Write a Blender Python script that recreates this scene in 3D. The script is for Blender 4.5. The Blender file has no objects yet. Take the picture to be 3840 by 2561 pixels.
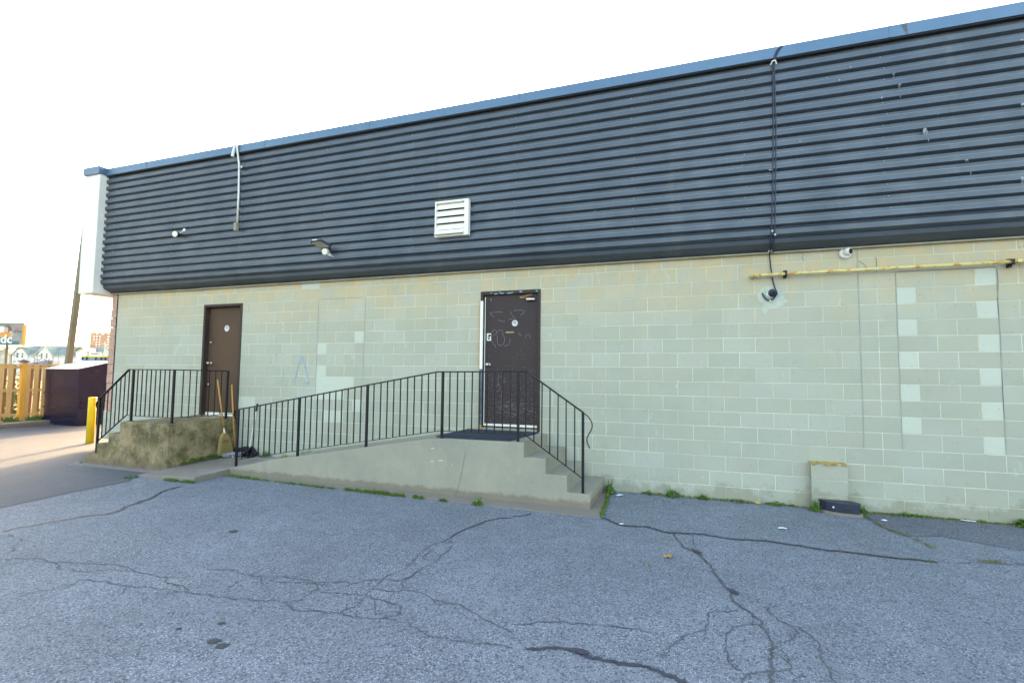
import bpy, bmesh, math, random
from mathutils import Vector, Matrix
random.seed(7)
S = bpy.context.scene
COL = S.collection
R = math.radians

# ---------------------------------------------------------------- camera
cam_d = bpy.data.cameras.new('camera'); cam = bpy.data.objects.new('camera', cam_d); COL.objects.link(cam)
fw = Vector((-0.32523341, 0.94335891, 0.06555296)); rt = Vector((0.94556228, 0.32527886, 0.01027766)); up = Vector((0.01162747, -0.06532705, 0.99779616))
cam.matrix_world = Matrix(((rt.x, up.x, -fw.x, 2.1154), (rt.y, up.y, -fw.y, -7.501), (rt.z, up.z, -fw.z, 1.6851), (0, 0, 0, 1)))
cam_d.sensor_fit = 'HORIZONTAL'; cam_d.sensor_width = 36.0; cam_d.lens = 36.0 * 1868.118 / 3840.0
cam_d.clip_start = 0.05; cam_d.clip_end = 4000
S.camera = cam

# ---------------------------------------------------------------- sky, sun, exposure
SUN_EL, SUN_AZ = 14.0, -26.7            # azimuth clockwise from +Y
world = bpy.data.worlds.new('World'); S.world = world; world.use_nodes = True
wn = world.node_tree; sky = wn.nodes.new('ShaderNodeTexSky')
sky.sky_type = 'NISHITA'; sky.sun_disc = False; sky.sun_elevation = R(SUN_EL); sky.sun_rotation = R(SUN_AZ)
sky.air_density = 1.0; sky.dust_density = 4.0; sky.ozone_density = 1.0
wb = wn.nodes.new('ShaderNodeMix'); wb.data_type = 'RGBA'; wb.blend_type = 'MULTIPLY'; wb.inputs[0].default_value = 1.0
wn.links.new(sky.outputs[0], wb.inputs[6]); wb.inputs[7].default_value = (1.10, 1.0, 0.88, 1)
wn.links.new(wb.outputs[2], wn.nodes['Background'].inputs[0]); wn.nodes['Background'].inputs[1].default_value = 0.15
sd = bpy.data.lights.new('sun', 'SUN'); sd.energy = 2.0; sd.angle = R(0.6); sd.color = (0.95, 0.66, 0.34)
sun = bpy.data.objects.new('sun', sd); COL.objects.link(sun)
sv = Vector((math.sin(R(SUN_AZ)) * math.cos(R(SUN_EL)), math.cos(R(SUN_AZ)) * math.cos(R(SUN_EL)), math.sin(R(SUN_EL))))
sun.rotation_euler = sv.to_track_quat('Z', 'Y').to_euler(); sun.location = sv * 60
S.view_settings.view_transform = 'Standard'; S.view_settings.look = 'None'; S.view_settings.gamma = 1.0
S.view_settings.use_curve_mapping = False; S.view_settings.exposure = 3.15

# ---------------------------------------------------------------- helpers
class MB:
    def __init__(s): s.v = []; s.f = []
    def quad(s, *p):
        n = len(s.v); s.v += [tuple(q) for q in p]; s.f.append(tuple(range(n, n + len(p)))); return s
    def box(s, a, b):
        (x0, y0, z0), (x1, y1, z1) = a, b
        if x0 > x1: x0, x1 = x1, x0
        if y0 > y1: y0, y1 = y1, y0
        if z0 > z1: z0, z1 = z1, z0
        n = len(s.v)
        s.v += [(x0,y0,z0),(x1,y0,z0),(x1,y1,z0),(x0,y1,z0),(x0,y0,z1),(x1,y0,z1),(x1,y1,z1),(x0,y1,z1)]
        for f in ((0,3,2,1),(4,5,6,7),(0,1,5,4),(1,2,6,5),(2,3,7,6),(3,0,4,7)): s.f.append(tuple(n + i for i in f))
        return s
    def chamfer_front(s, x0, x1, z0, z1, y, d, c=0.002):
        # masonry unit whose front (at -y side) has a small chamfer
        n = len(s.v); yb = y + d
        s.v += [(x0+c,y,z0+c),(x1-c,y,z0+c),(x1-c,y,z1-c),(x0+c,y,z1-c),
                (x0,y+c,z0),(x1,y+c,z0),(x1,y+c,z1),(x0,y+c,z1),
                (x0,yb,z0),(x1,yb,z0),(x1,yb,z1),(x0,yb,z1)]
        s.f.append((n,n+1,n+2,n+3))
        for i in range(4):
            j = (i+1) % 4
            s.f.append((n+4+i, n+4+j, n+j, n+i)); s.f.append((n+8+i, n+8+j, n+4+j, n+4+i))
        return s
    def prism(s, pts, off):
        # pts polygon (3D), extruded by vector off
        n = len(s.v); k = len(pts); off = Vector(off)
        s.v += [tuple(p) for p in pts] + [tuple(Vector(p) + off) for p in pts]
        s.f.append(tuple(range(n + k - 1, n - 1, -1))); s.f.append(tuple(range(n + k, n + 2 * k)))
        for i in range(k):
            j = (i + 1) % k; s.f.append((n + i, n + j, n + k + j, n + k + i))
        return s
    def tube(s, pts, r, seg=8, cap=True):
        pts = [Vector(p) for p in pts]; rr = r if isinstance(r, (list, tuple)) else [r] * len(pts)
        n0 = len(s.v); ref = None
        for i, p in enumerate(pts):
            t = (pts[min(i + 1, len(pts) - 1)] - pts[max(i - 1, 0)]).normalized()
            if ref is None: ref = t.orthogonal().normalized()
            a = (ref - t * ref.dot(t)); a = a.normalized() if a.length > 1e-6 else t.orthogonal().normalized(); ref = a
            b = t.cross(a)
            for k in range(seg):
                th = 2 * math.pi * k / seg; q = p + (a * math.cos(th) + b * math.sin(th)) * rr[i]; s.v.append(tuple(q))
        for i in range(len(pts) - 1):
            for k in range(seg):
                k2 = (k + 1) % seg
                s.f.append((n0+i*seg+k, n0+i*seg+k2, n0+(i+1)*seg+k2, n0+(i+1)*seg+k))
        if cap:
            s.f.append(tuple(n0 + k for k in range(seg - 1, -1, -1))); e = n0 + (len(pts) - 1) * seg
            s.f.append(tuple(e + k for k in range(seg)))
        return s
    def bar(s, a, b, w, h, upv=(0, 0, 1)):
        # rectangular bar a->b, width w sideways, h along up
        a = Vector(a); b = Vector(b); t = (b - a).normalized(); u = Vector(upv)
        sd_ = t.cross(u).normalized(); u = sd_.cross(t).normalized()
        n = len(s.v)
        for p in (a, b):
            for (i, j) in ((-1,-1),(1,-1),(1,1),(-1,1)): s.v.append(tuple(p + sd_ * (i * w / 2) + u * (j * h / 2)))
        for f in ((3,2,1,0),(4,5,6,7),(0,1,5,4),(1,2,6,5),(2,3,7,6),(3,0,4,7)): s.f.append(tuple(n + i for i in f))
        return s
    def strip(s, pts, w, z):
        # flat ribbon on the ground with varying width; pts (x, y), w list or number
        m = len(pts); L = []; Rr = []
        for i, p in enumerate(pts):
            a = Vector(pts[max(i - 1, 0)]); b = Vector(pts[min(i + 1, m - 1)]); t = (b - a); t = t.normalized() if t.length else Vector((1, 0))
            nn = Vector((-t.y, t.x)); ww = (w[i] if isinstance(w, list) else w) / 2
            L.append((p[0] + nn.x * ww, p[1] + nn.y * ww, z)); Rr.append((p[0] - nn.x * ww, p[1] - nn.y * ww, z))
        n = len(s.v); s.v += L + Rr
        for i in range(m - 1): s.f.append((n + m + i, n + m + i + 1, n + i + 1, n + i))
        return s
    def lathe(s, prof, c, axis=(0, 0, 1), seg=16):
        ax = Vector(axis).normalized(); a = ax.orthogonal().normalized(); b = ax.cross(a); c = Vector(c); n0 = len(s.v)
        for (r, h) in prof:
            for k in range(seg):
                th = 2 * math.pi * k / seg; s.v.append(tuple(c + ax * h + (a * math.cos(th) + b * math.sin(th)) * r))
        for i in range(len(prof) - 1):
            for k in range(seg):
                k2 = (k + 1) % seg; s.f.append((n0+i*seg+k, n0+i*seg+k2, n0+(i+1)*seg+k2, n0+(i+1)*seg+k))
        s.f.append(tuple(n0 + k for k in range(seg - 1, -1, -1))); e = n0 + (len(prof) - 1) * seg; s.f.append(tuple(e + k for k in range(seg)))
        return s
    def build(s, name, mat, parent=None, bevel=0.0, smooth=False, kind=None, label=None):
        me = bpy.data.meshes.new(name); me.from_pydata(s.v, [], s.f); me.update()
        if bevel or smooth:
            bm = bmesh.new(); bm.from_mesh(me)
            if bevel:
                bmesh.ops.recalc_face_normals(bm, faces=bm.faces)
                es = [e for e in bm.edges if len(e.link_faces) == 2 and e.calc_face_angle(0) > 0.6]
                bmesh.ops.bevel(bm, geom=es, offset=bevel, segments=2, profile=0.6, affect='EDGES', clamp_overlap=True)
            bm.to_mesh(me); bm.free()
        if smooth:
            for p in me.polygons: p.use_smooth = True
        me.materials.append(mat)
        o = bpy.data.objects.new(name, me); COL.objects.link(o)
        if parent:
            o.parent = parent; o.matrix_parent_inverse = Matrix.Identity(4)
            off = world_loc(parent); me.transform(Matrix.Translation(-off))
        if kind: o['kind'] = kind
        if label: o['label'] = label
        return o
def world_loc(o):
    l = Vector((0, 0, 0))
    while o: l += o.location; o = o.parent
    return l
def thing(name, label, cat, loc=(0, 0, 0), group=None):
    o = bpy.data.objects.new(name, None); COL.objects.link(o); o.location = loc; o.empty_display_size = 0.2
    o['label'] = label; o['category'] = cat
    if group: o['group'] = group
    return o
def tag(o, label, cat, group=None):
    o['label'] = label; o['category'] = cat
    if group: o['group'] = group
    return o
def struct(o, label=None):
    o['kind'] = 'structure'
    if label: o['label'] = label
    return o

# ---------------------------------------------------------------- materials
def new_mat(name, col=(0.5, 0.5, 0.5), rough=0.7, metal=0.0, spec=0.5):
    m = bpy.data.materials.new(name); m.use_nodes = True; b = m.node_tree.nodes['Principled BSDF']
    b.inputs['Base Color'].default_value = (*col, 1); b.inputs['Roughness'].default_value = rough
    b.inputs['Metallic'].default_value = metal; b.inputs['Specular IOR Level'].default_value = spec
    return m
class NT:
    def __init__(s, m): s.m = m; s.n = m.node_tree.nodes; s.l = m.node_tree.links; s.b = s.n['Principled BSDF']
    def node(s, t, **kw):
        x = s.n.new(t)
        for k, v in kw.items(): setattr(x, k, v)
        return x
    def set(s, sock, v):
        if hasattr(v, 'outputs'): s.l.new(v.outputs[0], sock)
        elif hasattr(v, 'is_output'): s.l.new(v, sock)
        else: sock.default_value = v
    def pos(s): return s.node('ShaderNodeNewGeometry').outputs['Position']
    def noise(s, vec, scale, detail=3, rough=0.55, dist=0.0):
        x = s.node('ShaderNodeTexNoise'); s.set(x.inputs['Vector'], vec); x.inputs['Scale'].default_value = scale
        x.inputs['Detail'].default_value = detail; x.inputs['Roughness'].default_value = rough; x.inputs['Distortion'].default_value = dist
        return x.outputs['Fac']
    def vor(s, vec, scale, out='Distance', feature='F1', rnd=1.0):
        x = s.node('ShaderNodeTexVoronoi', feature=feature); s.set(x.inputs['Vector'], vec); x.inputs['Scale'].default_value = scale
        x.inputs['Randomness'].default_value = rnd
        return x.outputs[out]
    def ramp(s, fac, stops):
        x = s.node('ShaderNodeValToRGB'); s.set(x.inputs[0], fac); cr = x.color_ramp
        while len(cr.elements) < len(stops): cr.elements.new(0.5)
        for e, (p, c) in zip(cr.elements, stops):
            e.position = p; e.color = (*c, 1) if isinstance(c, (tuple, list)) else (c, c, c, 1)
        return x.outputs[0]
    def mix(s, fac, a, b, mode='MIX'):
        x = s.node('ShaderNodeMix', data_type='RGBA', blend_type=mode); s.set(x.inputs[0], fac)
        for i, v in ((6, a), (7, b)):
            if isinstance(v, (tuple, list)): v = (*v, 1) if len(v) == 3 else v
            s.set(x.inputs[i], v)
        return x.outputs[2]
    def math(s, op, a, b=None, c=None):
        x = s.node('ShaderNodeMath', operation=op)
        for i, v in enumerate((a, b, c)):
            if v is not None: s.set(x.inputs[i], v)
        return x.outputs[0]
    def scale(s, vec, sc):
        x = s.node('ShaderNodeMapping'); s.set(x.inputs[0], vec); x.inputs['Scale'].default_value = sc; return x.outputs[0]
    def sep(s, vec):
        x = s.node('ShaderNodeSeparateXYZ'); s.set(x.inputs[0], vec); return x.outputs
    def comb(s, a, b, c=0.0):
        x = s.node('ShaderNodeCombineXYZ')
        for i, v in enumerate((a, b, c)): s.set(x.inputs[i], v)
        return x.outputs[0]
    def bump(s, h, strength=0.3, dist=0.01):
        x = s.node('ShaderNodeBump'); x.inputs['Strength'].default_value = strength; x.inputs['Distance'].default_value = dist
        s.set(x.inputs['Height'], h); s.l.new(x.outputs[0], s.b.inputs['Normal']); return x
    def color(s, c): s.set(s.b.inputs['Base Color'], c)
    def rough(s, c): s.set(s.b.inputs['Roughness'], c)

def mottled(name, c1, c2, sc=3.0, rough=0.8, metal=0.0, bump=0.2, bsc=60, spec=0.4, streak=None):
    m = new_mat(name, c1, rough, metal, spec); t = NT(m); p = t.pos()
    v = t.scale(p, streak) if streak else p
    f = t.ramp(t.noise(v, sc, 5, 0.6), [(0.35, 0.0), (0.65, 1.0)])
    t.color(t.mix(f, c1, c2)); t.bump(t.noise(p, bsc, 3), bump, 0.004)
    return m

M = {}
# --- asphalt
def asphalt(name, dark, mid, light, stone_amt=1.0, sc=95):
    m = new_mat(name, mid, 0.85, 0, 0.35); t = NT(m); p = t.pos(); xy = t.scale(p, (1, 1, 0))
    big = t.ramp(t.noise(xy, 0.55, 6, 0.65), [(0.3, 0.0), (0.7, 1.0)])
    med = t.ramp(t.noise(xy, 5.0, 5, 0.7), [(0.3, 0.0), (0.75, 1.0)])
    base = t.mix(big, tuple(a * 0.92 for a in mid), tuple(a * 1.32 for a in mid)); base = t.mix(t.math('MULTIPLY', med, 0.45), base, dark)
    vx = t.node('ShaderNodeTexVoronoi'); t.set(vx.inputs['Vector'], xy); vx.inputs['Scale'].default_value = sc
    rnd = t.sep(vx.outputs['Color'])
    d = vx.outputs['Distance']
    inside = t.ramp(d, [(0.30, 1.0), (0.48, 0.0)])
    pick = t.ramp(rnd[0], [(0.42, 0.0), (0.72, 1.0)])
    stone = t.mix(rnd[1], tuple(a * b for a, b in zip(light, (0.78, 1.06, 1.04))), tuple(a * b for a, b in zip(light, (1.22, 1.0, 1.12))))
    expo = t.ramp(t.noise(xy, 1.6, 5, 0.7), [(0.32, 0.35), (0.68, 1.0)])
    f = t.math('MULTIPLY', t.math('MULTIPLY', inside, pick), t.math('MULTIPLY', expo, stone_amt))
    c = t.mix(f, base, stone)
    vs = t.node('ShaderNodeTexVoronoi'); t.set(vs.inputs['Vector'], xy); vs.inputs['Scale'].default_value = sc * 0.42
    rs = t.sep(vs.outputs['Color'])
    spots = t.math('MULTIPLY', t.ramp(vs.outputs['Distance'], [(0.16, 1.0), (0.30, 0.0)]), t.ramp(rs[2], [(0.86, 0.0), (0.90, 1.0)]))
    c = t.mix(t.math('MULTIPLY', spots, 0.8 * stone_amt), c, tuple(a * 0.35 for a in dark))
    pits = t.math('MULTIPLY', t.ramp(rnd[1], [(0.12, 1.0), (0.2, 0.0)]), 0.75 * stone_amt)
    c = t.mix(pits, c, tuple(a * 0.55 for a in dark))
    t.color(c)
    h = t.math('ADD', t.math('MULTIPLY', inside, rnd[2]), t.math('MULTIPLY', t.noise(xy, 22, 4), 1.5))
    t.bump(h, 0.55, 0.006)
    return m
M['asphalt'] = asphalt('worn_asphalt', (0.070, 0.080, 0.098), (0.166, 0.182, 0.206), (0.46, 0.48, 0.50), 0.9, 88)
M['asphalt_new'] = asphalt('smooth_asphalt', (0.06, 0.064, 0.074), (0.088, 0.094, 0.106), (0.17, 0.17, 0.18), 0.45, 110)
M['asphalt_patch'] = asphalt('patched_asphalt', (0.06, 0.066, 0.08), (0.125, 0.134, 0.155), (0.36, 0.37, 0.40), 0.9, 85)
M['tar'] = mottled('crack_tar', (0.028, 0.030, 0.045), (0.06, 0.062, 0.082), 12, 0.55, 0, 0.3, 120)
M['crack'] = mottled('crack_gap', (0.060, 0.062, 0.07), (0.115, 0.118, 0.125), 9, 0.95, 0, 0.1, 50)
M['stain'] = mottled('oil_blot', (0.035, 0.038, 0.04), (0.06, 0.06, 0.06), 25, 0.8)

# --- concrete block
def block_material(name, light=False):
    m = new_mat(name, (0.42, 0.44, 0.38), 0.88, 0, 0.25); t = NT(m); p = t.pos(); sx = t.sep(p)
    U = 0.2032
    row = t.math('FLOOR', t.math('DIVIDE', t.math('SUBTRACT', 3.03, sx[2]), U))
    par = t.math('MULTIPLY', t.math('MODULO', t.math('ADD', row, 41.0), 2.0), 1.0)
    k = t.math('FLOOR', t.math('DIVIDE', t.math('ADD', t.math('DIVIDE', sx[0], U), t.math('ADD', par, 200.0)), 2.0))
    wn_ = t.node('ShaderNodeTexWhiteNoise', noise_dimensions='2D'); t.set(wn_.inputs['Vector'], t.comb(k, row))
    r1 = t.sep(wn_.outputs['Color'])
    if light:
        c = t.mix(t.noise(p, 9, 4), (0.48, 0.50, 0.405), (0.53, 0.55, 0.44))
    else:
        cool = (0.358, 0.362, 0.288); warm = (0.412, 0.392, 0.278)
        # block tint shifts from cool to warm with height, varied block by block
        hi = t.ramp(t.math('ADD', t.math('MULTIPLY', sx[2], 0.22), t.math('MULTIPLY', r1[1], 0.22)), [(0.24, 0.0), (0.86, 1.0)])
        c = t.mix(hi, cool, warm)
        c = t.mix(t.math('MULTIPLY', t.ramp(r1[0], [(0.55, 0.0), (0.75, 1.0)]), 0.38), c, (0.40, 0.375, 0.285))
        c = t.mix(t.math('MULTIPLY', t.ramp(r1[2], [(0.72, 0.0), (0.80, 1.0)]), 0.22), c, (0.50, 0.50, 0.42))
        tan = t.math('MULTIPLY', t.ramp(t.noise(p, 2.6, 5, 0.62, 0.6), [(0.46, 0.0), (0.66, 1.0)]), t.ramp(sx[2], [(0.9, 0.0), (1.0, 1.0)]))
        zt = t.ramp(t.math('DIVIDE', sx[2], 4.0), [(0.60, 0.0), (0.82, 1.0)])
        st = t.math('MULTIPLY', t.ramp(t.noise(p, 3.1, 5, 0.62, 0.6), [(0.34, 0.0), (0.60, 1.0)]), zt)
        c = t.mix(t.math('MULTIPLY', st, 0.85), c, (0.55, 0.41, 0.21))
        c = t.mix(t.ramp(t.noise(p, 1.3, 5, 0.7), [(0.35, 0.0), (0.75, 0.28)]), c, (0.50, 0.54, 0.46))
        pale = t.ramp(t.noise(t.scale(p, (1, 1, 0.35)), 5.0, 6, 0.7, 1.0), [(0.62, 0.0), (0.74, 0.5)])
        c = t.mix(pale, c, (0.56, 0.60, 0.52))
    # grit and pits
    g = t.noise(p, 160, 3, 0.7)
    c = t.mix(t.ramp(g, [(0.30, 0.35), (0.45, 0.0)]), c, (0.24, 0.25, 0.22))
    vd = t.node('ShaderNodeTexVoronoi'); t.set(vd.inputs['Vector'], p); vd.inputs['Scale'].default_value = 26
    vr = t.sep(vd.outputs['Color']); pit = t.math('MULTIPLY', t.ramp(vd.outputs['Distance'], [(0.10, 1.0), (0.17, 0.0)]), t.ramp(vr[0], [(0.80, 0.0), (0.84, 1.0)]))
    c = t.mix(t.math('MULTIPLY', pit, 0.7), c, (0.10, 0.11, 0.11))
    # splash-back dirt near the ground, with its own ragged outline
    dz = t.math('ADD', sx[2], t.math('MULTIPLY', t.ramp(t.noise(p, 3.2, 7, 0.75), [(0.40, 0.0), (0.72, 1.0)]), -0.34))
    dirt = t.ramp(dz, [(0.0, 0.42), (0.10, 0.0)])
    c = t.mix(dirt, c, (0.20, 0.18, 0.11))
    t.color(c)
    t.bump(t.math('ADD', t.math('MULTIPLY', g, 0.6), t.math('MULTIPLY', pit, -1.5)), 0.35, 0.003)
    return m
M['block'] = block_material('painted_concrete_block'); M['block_light'] = block_material('pale_new_block', True)
def mortar_material():
    m = new_mat('mortar', (0.6, 0.6, 0.45), 0.9, 0, 0.2); t = NT(m); p = t.pos()
    c = t.mix(t.ramp(t.noise(p, 2.3, 6, 0.7), [(0.38, 0.0), (0.62, 1.0)]), (0.64, 0.63, 0.48), (0.48, 0.49, 0.375))
    c = t.mix(t.ramp(t.noise(p, 0.9, 3, 0.6), [(0.50, 0.0), (0.66, 0.6)]), c, (0.40, 0.415, 0.325))
    dz = t.math('ADD', t.sep(p)[2], t.math('MULTIPLY', t.noise(p, 3.2, 7, 0.75), -0.25))
    c = t.mix(t.ramp(dz, [(0.0, 0.55), (0.08, 0.0)]), c, (0.20, 0.18, 0.11))
    t.color(c); t.bump(t.noise(p, 90, 3), 0.3, 0.003); return m
M['mortar'] = mortar_material()
M['mortar_new'] = mottled('grey_mortar', (0.40, 0.43, 0.40), (0.27, 0.31, 0.31), 6.0, 0.9, 0, 0.3, 90)
M['red_block'] = mottled('red_split_block', (0.50, 0.32, 0.25), (0.38, 0.23, 0.17), 14, 0.95, 0, 0.9, 45)
# --- metal cladding
def cladding(name):
    m = new_mat(name, (0.10, 0.13, 0.17), 0.42, 0.45, 0.5); t = NT(m); p = t.pos()
    n1 = t.ramp(t.noise(t.scale(p, (1.0, 1, 0.25)), 1.4, 6, 0.65), [(0.3, 0.0), (0.7, 1.0)])
    c = t.mix(n1, (0.066, 0.082, 0.102), (0.090, 0.106, 0.126))
    # chalky streaks running down the ribs
    s1 = t.ramp(t.noise(t.scale(p, (60, 1, 1.2)), 1.0, 3, 0.6), [(0.45, 0.0), (0.75, 1.0)])
    s2 = t.ramp(t.noise(t.scale(p, (0.55, 1, 2.0)), 1.1, 4, 0.6), [(0.52, 0.0), (0.72, 1.0)])
    c = t.mix(t.math('MULTIPLY', t.math('MULTIPLY', s1, s2), 0.38), c, (0.15, 0.17, 0.18))
    ru = t.ramp(t.noise(t.scale(p, (2.2, 1, 0.5)), 2.0, 6, 0.7, 0.5), [(0.70, 0.0), (0.80, 0.6)])
    c = t.mix(ru, c, (0.26, 0.22, 0.17))
    run = t.ramp(t.noise(t.scale(p, (1.6, 1, 0.12)), 1.0, 6, 0.7), [(0.60, 0.0), (0.72, 0.40)])
    c = t.mix(run, c, (0.17, 0.165, 0.15))
    t.color(c); t.rough(t.ramp(t.noise(p, 3.0, 5), [(0.3, 0.36), (0.7, 0.55)]))
    t.bump(t.noise(t.scale(p, (1, 1, 3)), 2.2, 3), 0.25, 0.01)
    return m
M['clad'] = cladding('slate_cladding')
M['coping'] = mottled('coping_metal', (0.085, 0.145, 0.215), (0.10, 0.165, 0.235), 1.2, 0.42, 0.45, 0.05, 5, 0.6)
M['flash'] = mottled('beige_flashing', (0.35, 0.32, 0.22), (0.26, 0.23, 0.15), 4, 0.6)
M['darkmetal'] = new_mat('dark_gap', (0.02, 0.02, 0.02), 0.7)
M['screw'] = new_mat('screw_head', (0.36, 0.35, 0.30), 0.4, 0.5)
M['stucco'] = mottled('white_stucco', (0.74, 0.68, 0.60), (0.80, 0.75, 0.67), 6, 0.9, 0, 0.9, 22)
# --- concrete
def concrete(name, a, b, moss=0.0, cut=0.5):
    m = new_mat(name, a, 0.9, 0, 0.3); t = NT(m); p = t.pos(); z = t.sep(p)[2]
    c = t.mix(t.ramp(t.noise(p, 1.7, 7, 0.72, 0.1), [(0.3, 0.0), (0.7, 1.0)]), a, b)
    c = t.mix(t.ramp(t.noise(t.scale(p, (3, 3, 0.6)), 2.2, 5, 0.7), [(0.55, 0.0), (0.8, 0.3)]), c, tuple(x * 1.35 for x in a))
    c = t.mix(t.ramp(t.noise(p, 130, 3, 0.7), [(0.28, 0.45), (0.45, 0.0)]), c, tuple(x * 0.5 for x in a))
    if moss:
        f = t.ramp(t.noise(p, 2.6, 9, 0.78, 0.15), [(cut - 0.06, 0.0), (cut + 0.12, moss)])
        c = t.mix(f, c, (0.060, 0.058, 0.022))
        f2 = t.ramp(t.noise(p, 3.6, 8, 0.76, 0.1), [(0.55, 0.0), (0.66, moss)])
        c = t.mix(f2, c, (0.13, 0.105, 0.012))
        f3 = t.ramp(t.noise(t.scale(p, (1.2, 1.2, 0.8)), 3.0, 7, 0.75), [(0.57, 0.0), (0.66, moss * .8)])
        c = t.mix(f3, c, (0.075, 0.075, 0.055))
        vd = t.node('ShaderNodeTexVoronoi'); t.set(vd.inputs['Vector'], p); vd.inputs['Scale'].default_value = 17
        vr = t.sep(vd.outputs['Color']); sp = t.math('MULTIPLY', t.ramp(vd.outputs['Distance'], [(0.16, 1.0), (0.26, 0.0)]), t.ramp(vr[0], [(0.80, 0.0), (0.84, 1.0)]))
        c = t.mix(t.math('MULTIPLY', sp, 0.75), c, (0.34, 0.32, 0.12))
    dz = t.math('ADD', z, t.math('MULTIPLY', t.noise(p, 6.0, 7, 0.75), -0.16))
    c = t.mix(t.ramp(dz, [(0.0, 0.6), (0.04, 0.0)]), c, (0.15, 0.115, 0.085))
    t.color(c); t.bump(t.math('ADD', t.noise(p, 90, 4, 0.7), t.math('MULTIPLY', t.noise(p, 9, 4), 1.5)), 0.5, 0.006)
    return m
M['conc'] = concrete('ramp_concrete', (0.35, 0.325, 0.240), (0.26, 0.25, 0.205))
M['conc_moss'] = concrete('mossy_concrete', (0.36, 0.28, 0.165), (0.27, 0.20, 0.105), 0.85, 0.475)
M['conc_top'] = concrete('walk_concrete', (0.37, 0.35, 0.31), (0.29, 0.275, 0.24))
M['rail'] = mottled('black_rail_paint', (0.005, 0.006, 0.010), (0.009, 0.009, 0.013), 6, 0.42, 0, 0.15, 90, 0.3)
M['rail_rust'] = mottled('rusty_bare_rod', (0.10, 0.05, 0.03), (0.05, 0.035, 0.03), 20, 0.8)
M['brown'] = mottled('brown_door_paint', (0.095, 0.056, 0.032), (0.080, 0.047, 0.028), 1.2, 0.6, 0, 0.1, 40, 0.2)
M['brown_frame'] = mottled('brown_frame_paint', (0.060, 0.039, 0.030), (0.046, 0.031, 0.026), 5, 0.6, 0, 0.2, 50, 0.2)
def scuffed():
    m = new_mat('scuffed_brown_door', (0.06, 0.05, 0.05), 0.55, 0, 0.22); t = NT(m); p = t.pos(); z = t.sep(p)[2]
    c = t.mix(t.noise(p, 2.0, 4), (0.052, 0.036, 0.032), (0.042, 0.030, 0.032))
    low = t.ramp(z, [(0.5, 1.0), (1.0, 0.0)])
    amt = t.ramp(t.math('DIVIDE', z, 3.2), [(0.30, 0.63), (0.70, 0.80)])
    for sc_, v in ((9.0, (1, 1, 3.2)), (15.0, (1, 1, 0.8)), (30, (1, 1, 2.0))):
        n = t.noise(t.scale(p, v), sc_, 6, 0.75, 1.5)
        f = t.math('GREATER_THAN', n, amt)
        n2 = t.math('LESS_THAN', n, t.math('ADD', amt, 0.02))
        c = t.mix(t.math('MULTIPLY', t.math('MULTIPLY', f, n2), 0.55), c, (0.40, 0.38, 0.36))
    t.color(c); t.bump(t.noise(p, 30, 4), 0.15, 0.003)
    return m
M['door2'] = scuffed()
M['chalk'] = mottled('pale_scratch', (0.17, 0.16, 0.16), (0.30, 0.28, 0.26), 30, 0.9)
M['chalk_blue'] = mottled('pale_blue_paint', (0.13, 0.18, 0.20), (0.07, 0.08, 0.09), 14, 0.9)
M['blue_spray'] = mottled('faded_blue_spray', (0.24, 0.35, 0.42), (0.32, 0.39, 0.39), 18, 0.9)
M['teal'] = new_mat('teal_marker', (0.05, 0.30, 0.20), 0.7); M['lilac'] = new_mat('lilac_marker', (0.25, 0.30, 0.48), 0.7)
M['chrome'] = mottled('brushed_steel', (0.62, 0.61, 0.58), (0.5, 0.49, 0.45), 20, 0.28, 0.9, 0.05)
M['white'] = mottled('white_plastic', (0.72, 0.71, 0.66), (0.66, 0.65, 0.60), 8, 0.5, 0, 0.05)
M['white_metal'] = mottled('white_painted_metal', (0.82, 0.80, 0.70), (0.76, 0.74, 0.63), 6, 0.5, 0, 0.1)
M['lens'] = mottled('frosted_lens', (0.80, 0.76, 0.62), (0.70, 0.66, 0.50), 30, 0.4)
M['led'] = mottled('led_panel', (0.33, 0.31, 0.22), (0.26, 0.24, 0.15), 30, 0.35)
M['black'] = new_mat('black_plastic', (0.012, 0.012, 0.018), 0.45)
M['blackblue'] = mottled('dark_cover_plastic', (0.016, 0.020, 0.042), (0.024, 0.030, 0.055), 10, 0.42)
M['glass'] = new_mat('dark_glass', (0.02, 0.02, 0.025), 0.08, 0, 0.8)
def gaspipe():
    m = new_mat('yellow_gas_pipe', (0.6, 0.5, 0.15), 0.6); t = NT(m); p = t.pos()
    c = t.mix(t.noise(p, 5, 5), (0.62, 0.48, 0.13), (0.66, 0.58, 0.28))
    c = t.mix(t.ramp(t.noise(t.scale(p, (0.6, 1, 1)), 14, 7, 0.75, 0.4), [(0.50, 0.0), (0.57, 0.9)]), c, (0.46, 0.20, 0.025)); t.color(c); return m
M['gas'] = gaspipe()
M['straw'] = mottled('broom_straw', (0.42, 0.34, 0.13), (0.27, 0.20, 0.07), 60, 0.9, 0, 0.6, 120, streak=(3, 3, 0.4))
M['wood_pole'] = mottled('varnished_handle', (0.52, 0.27, 0.06), (0.42, 0.20, 0.04), 10, 0.4)
M['redthread'] = new_mat('red_binding', (0.30, 0.06, 0.04), 0.8)
M['mop'] = mottled('grey_mop_yarn', (0.46, 0.44, 0.48), (0.30, 0.28, 0.33), 40, 0.95)
M['mat'] = mottled('dark_door_mat', (0.020, 0.026, 0.045), (0.040, 0.048, 0.070), 90, 0.95, 0, 0.9, 160)
M['yellow'] = mottled('bollard_yellow', (0.70, 0.50, 0.010), (0.62, 0.43, 0.01), 3, 0.45, 0, 0.1, 20)
M['bin'] = mottled('dumpster_purple_brown', (0.008, 0.008, 0.034), (0.007, 0.007, 0.028), 2, 0.20, 0, 0.12, 5, 0.5)
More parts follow.
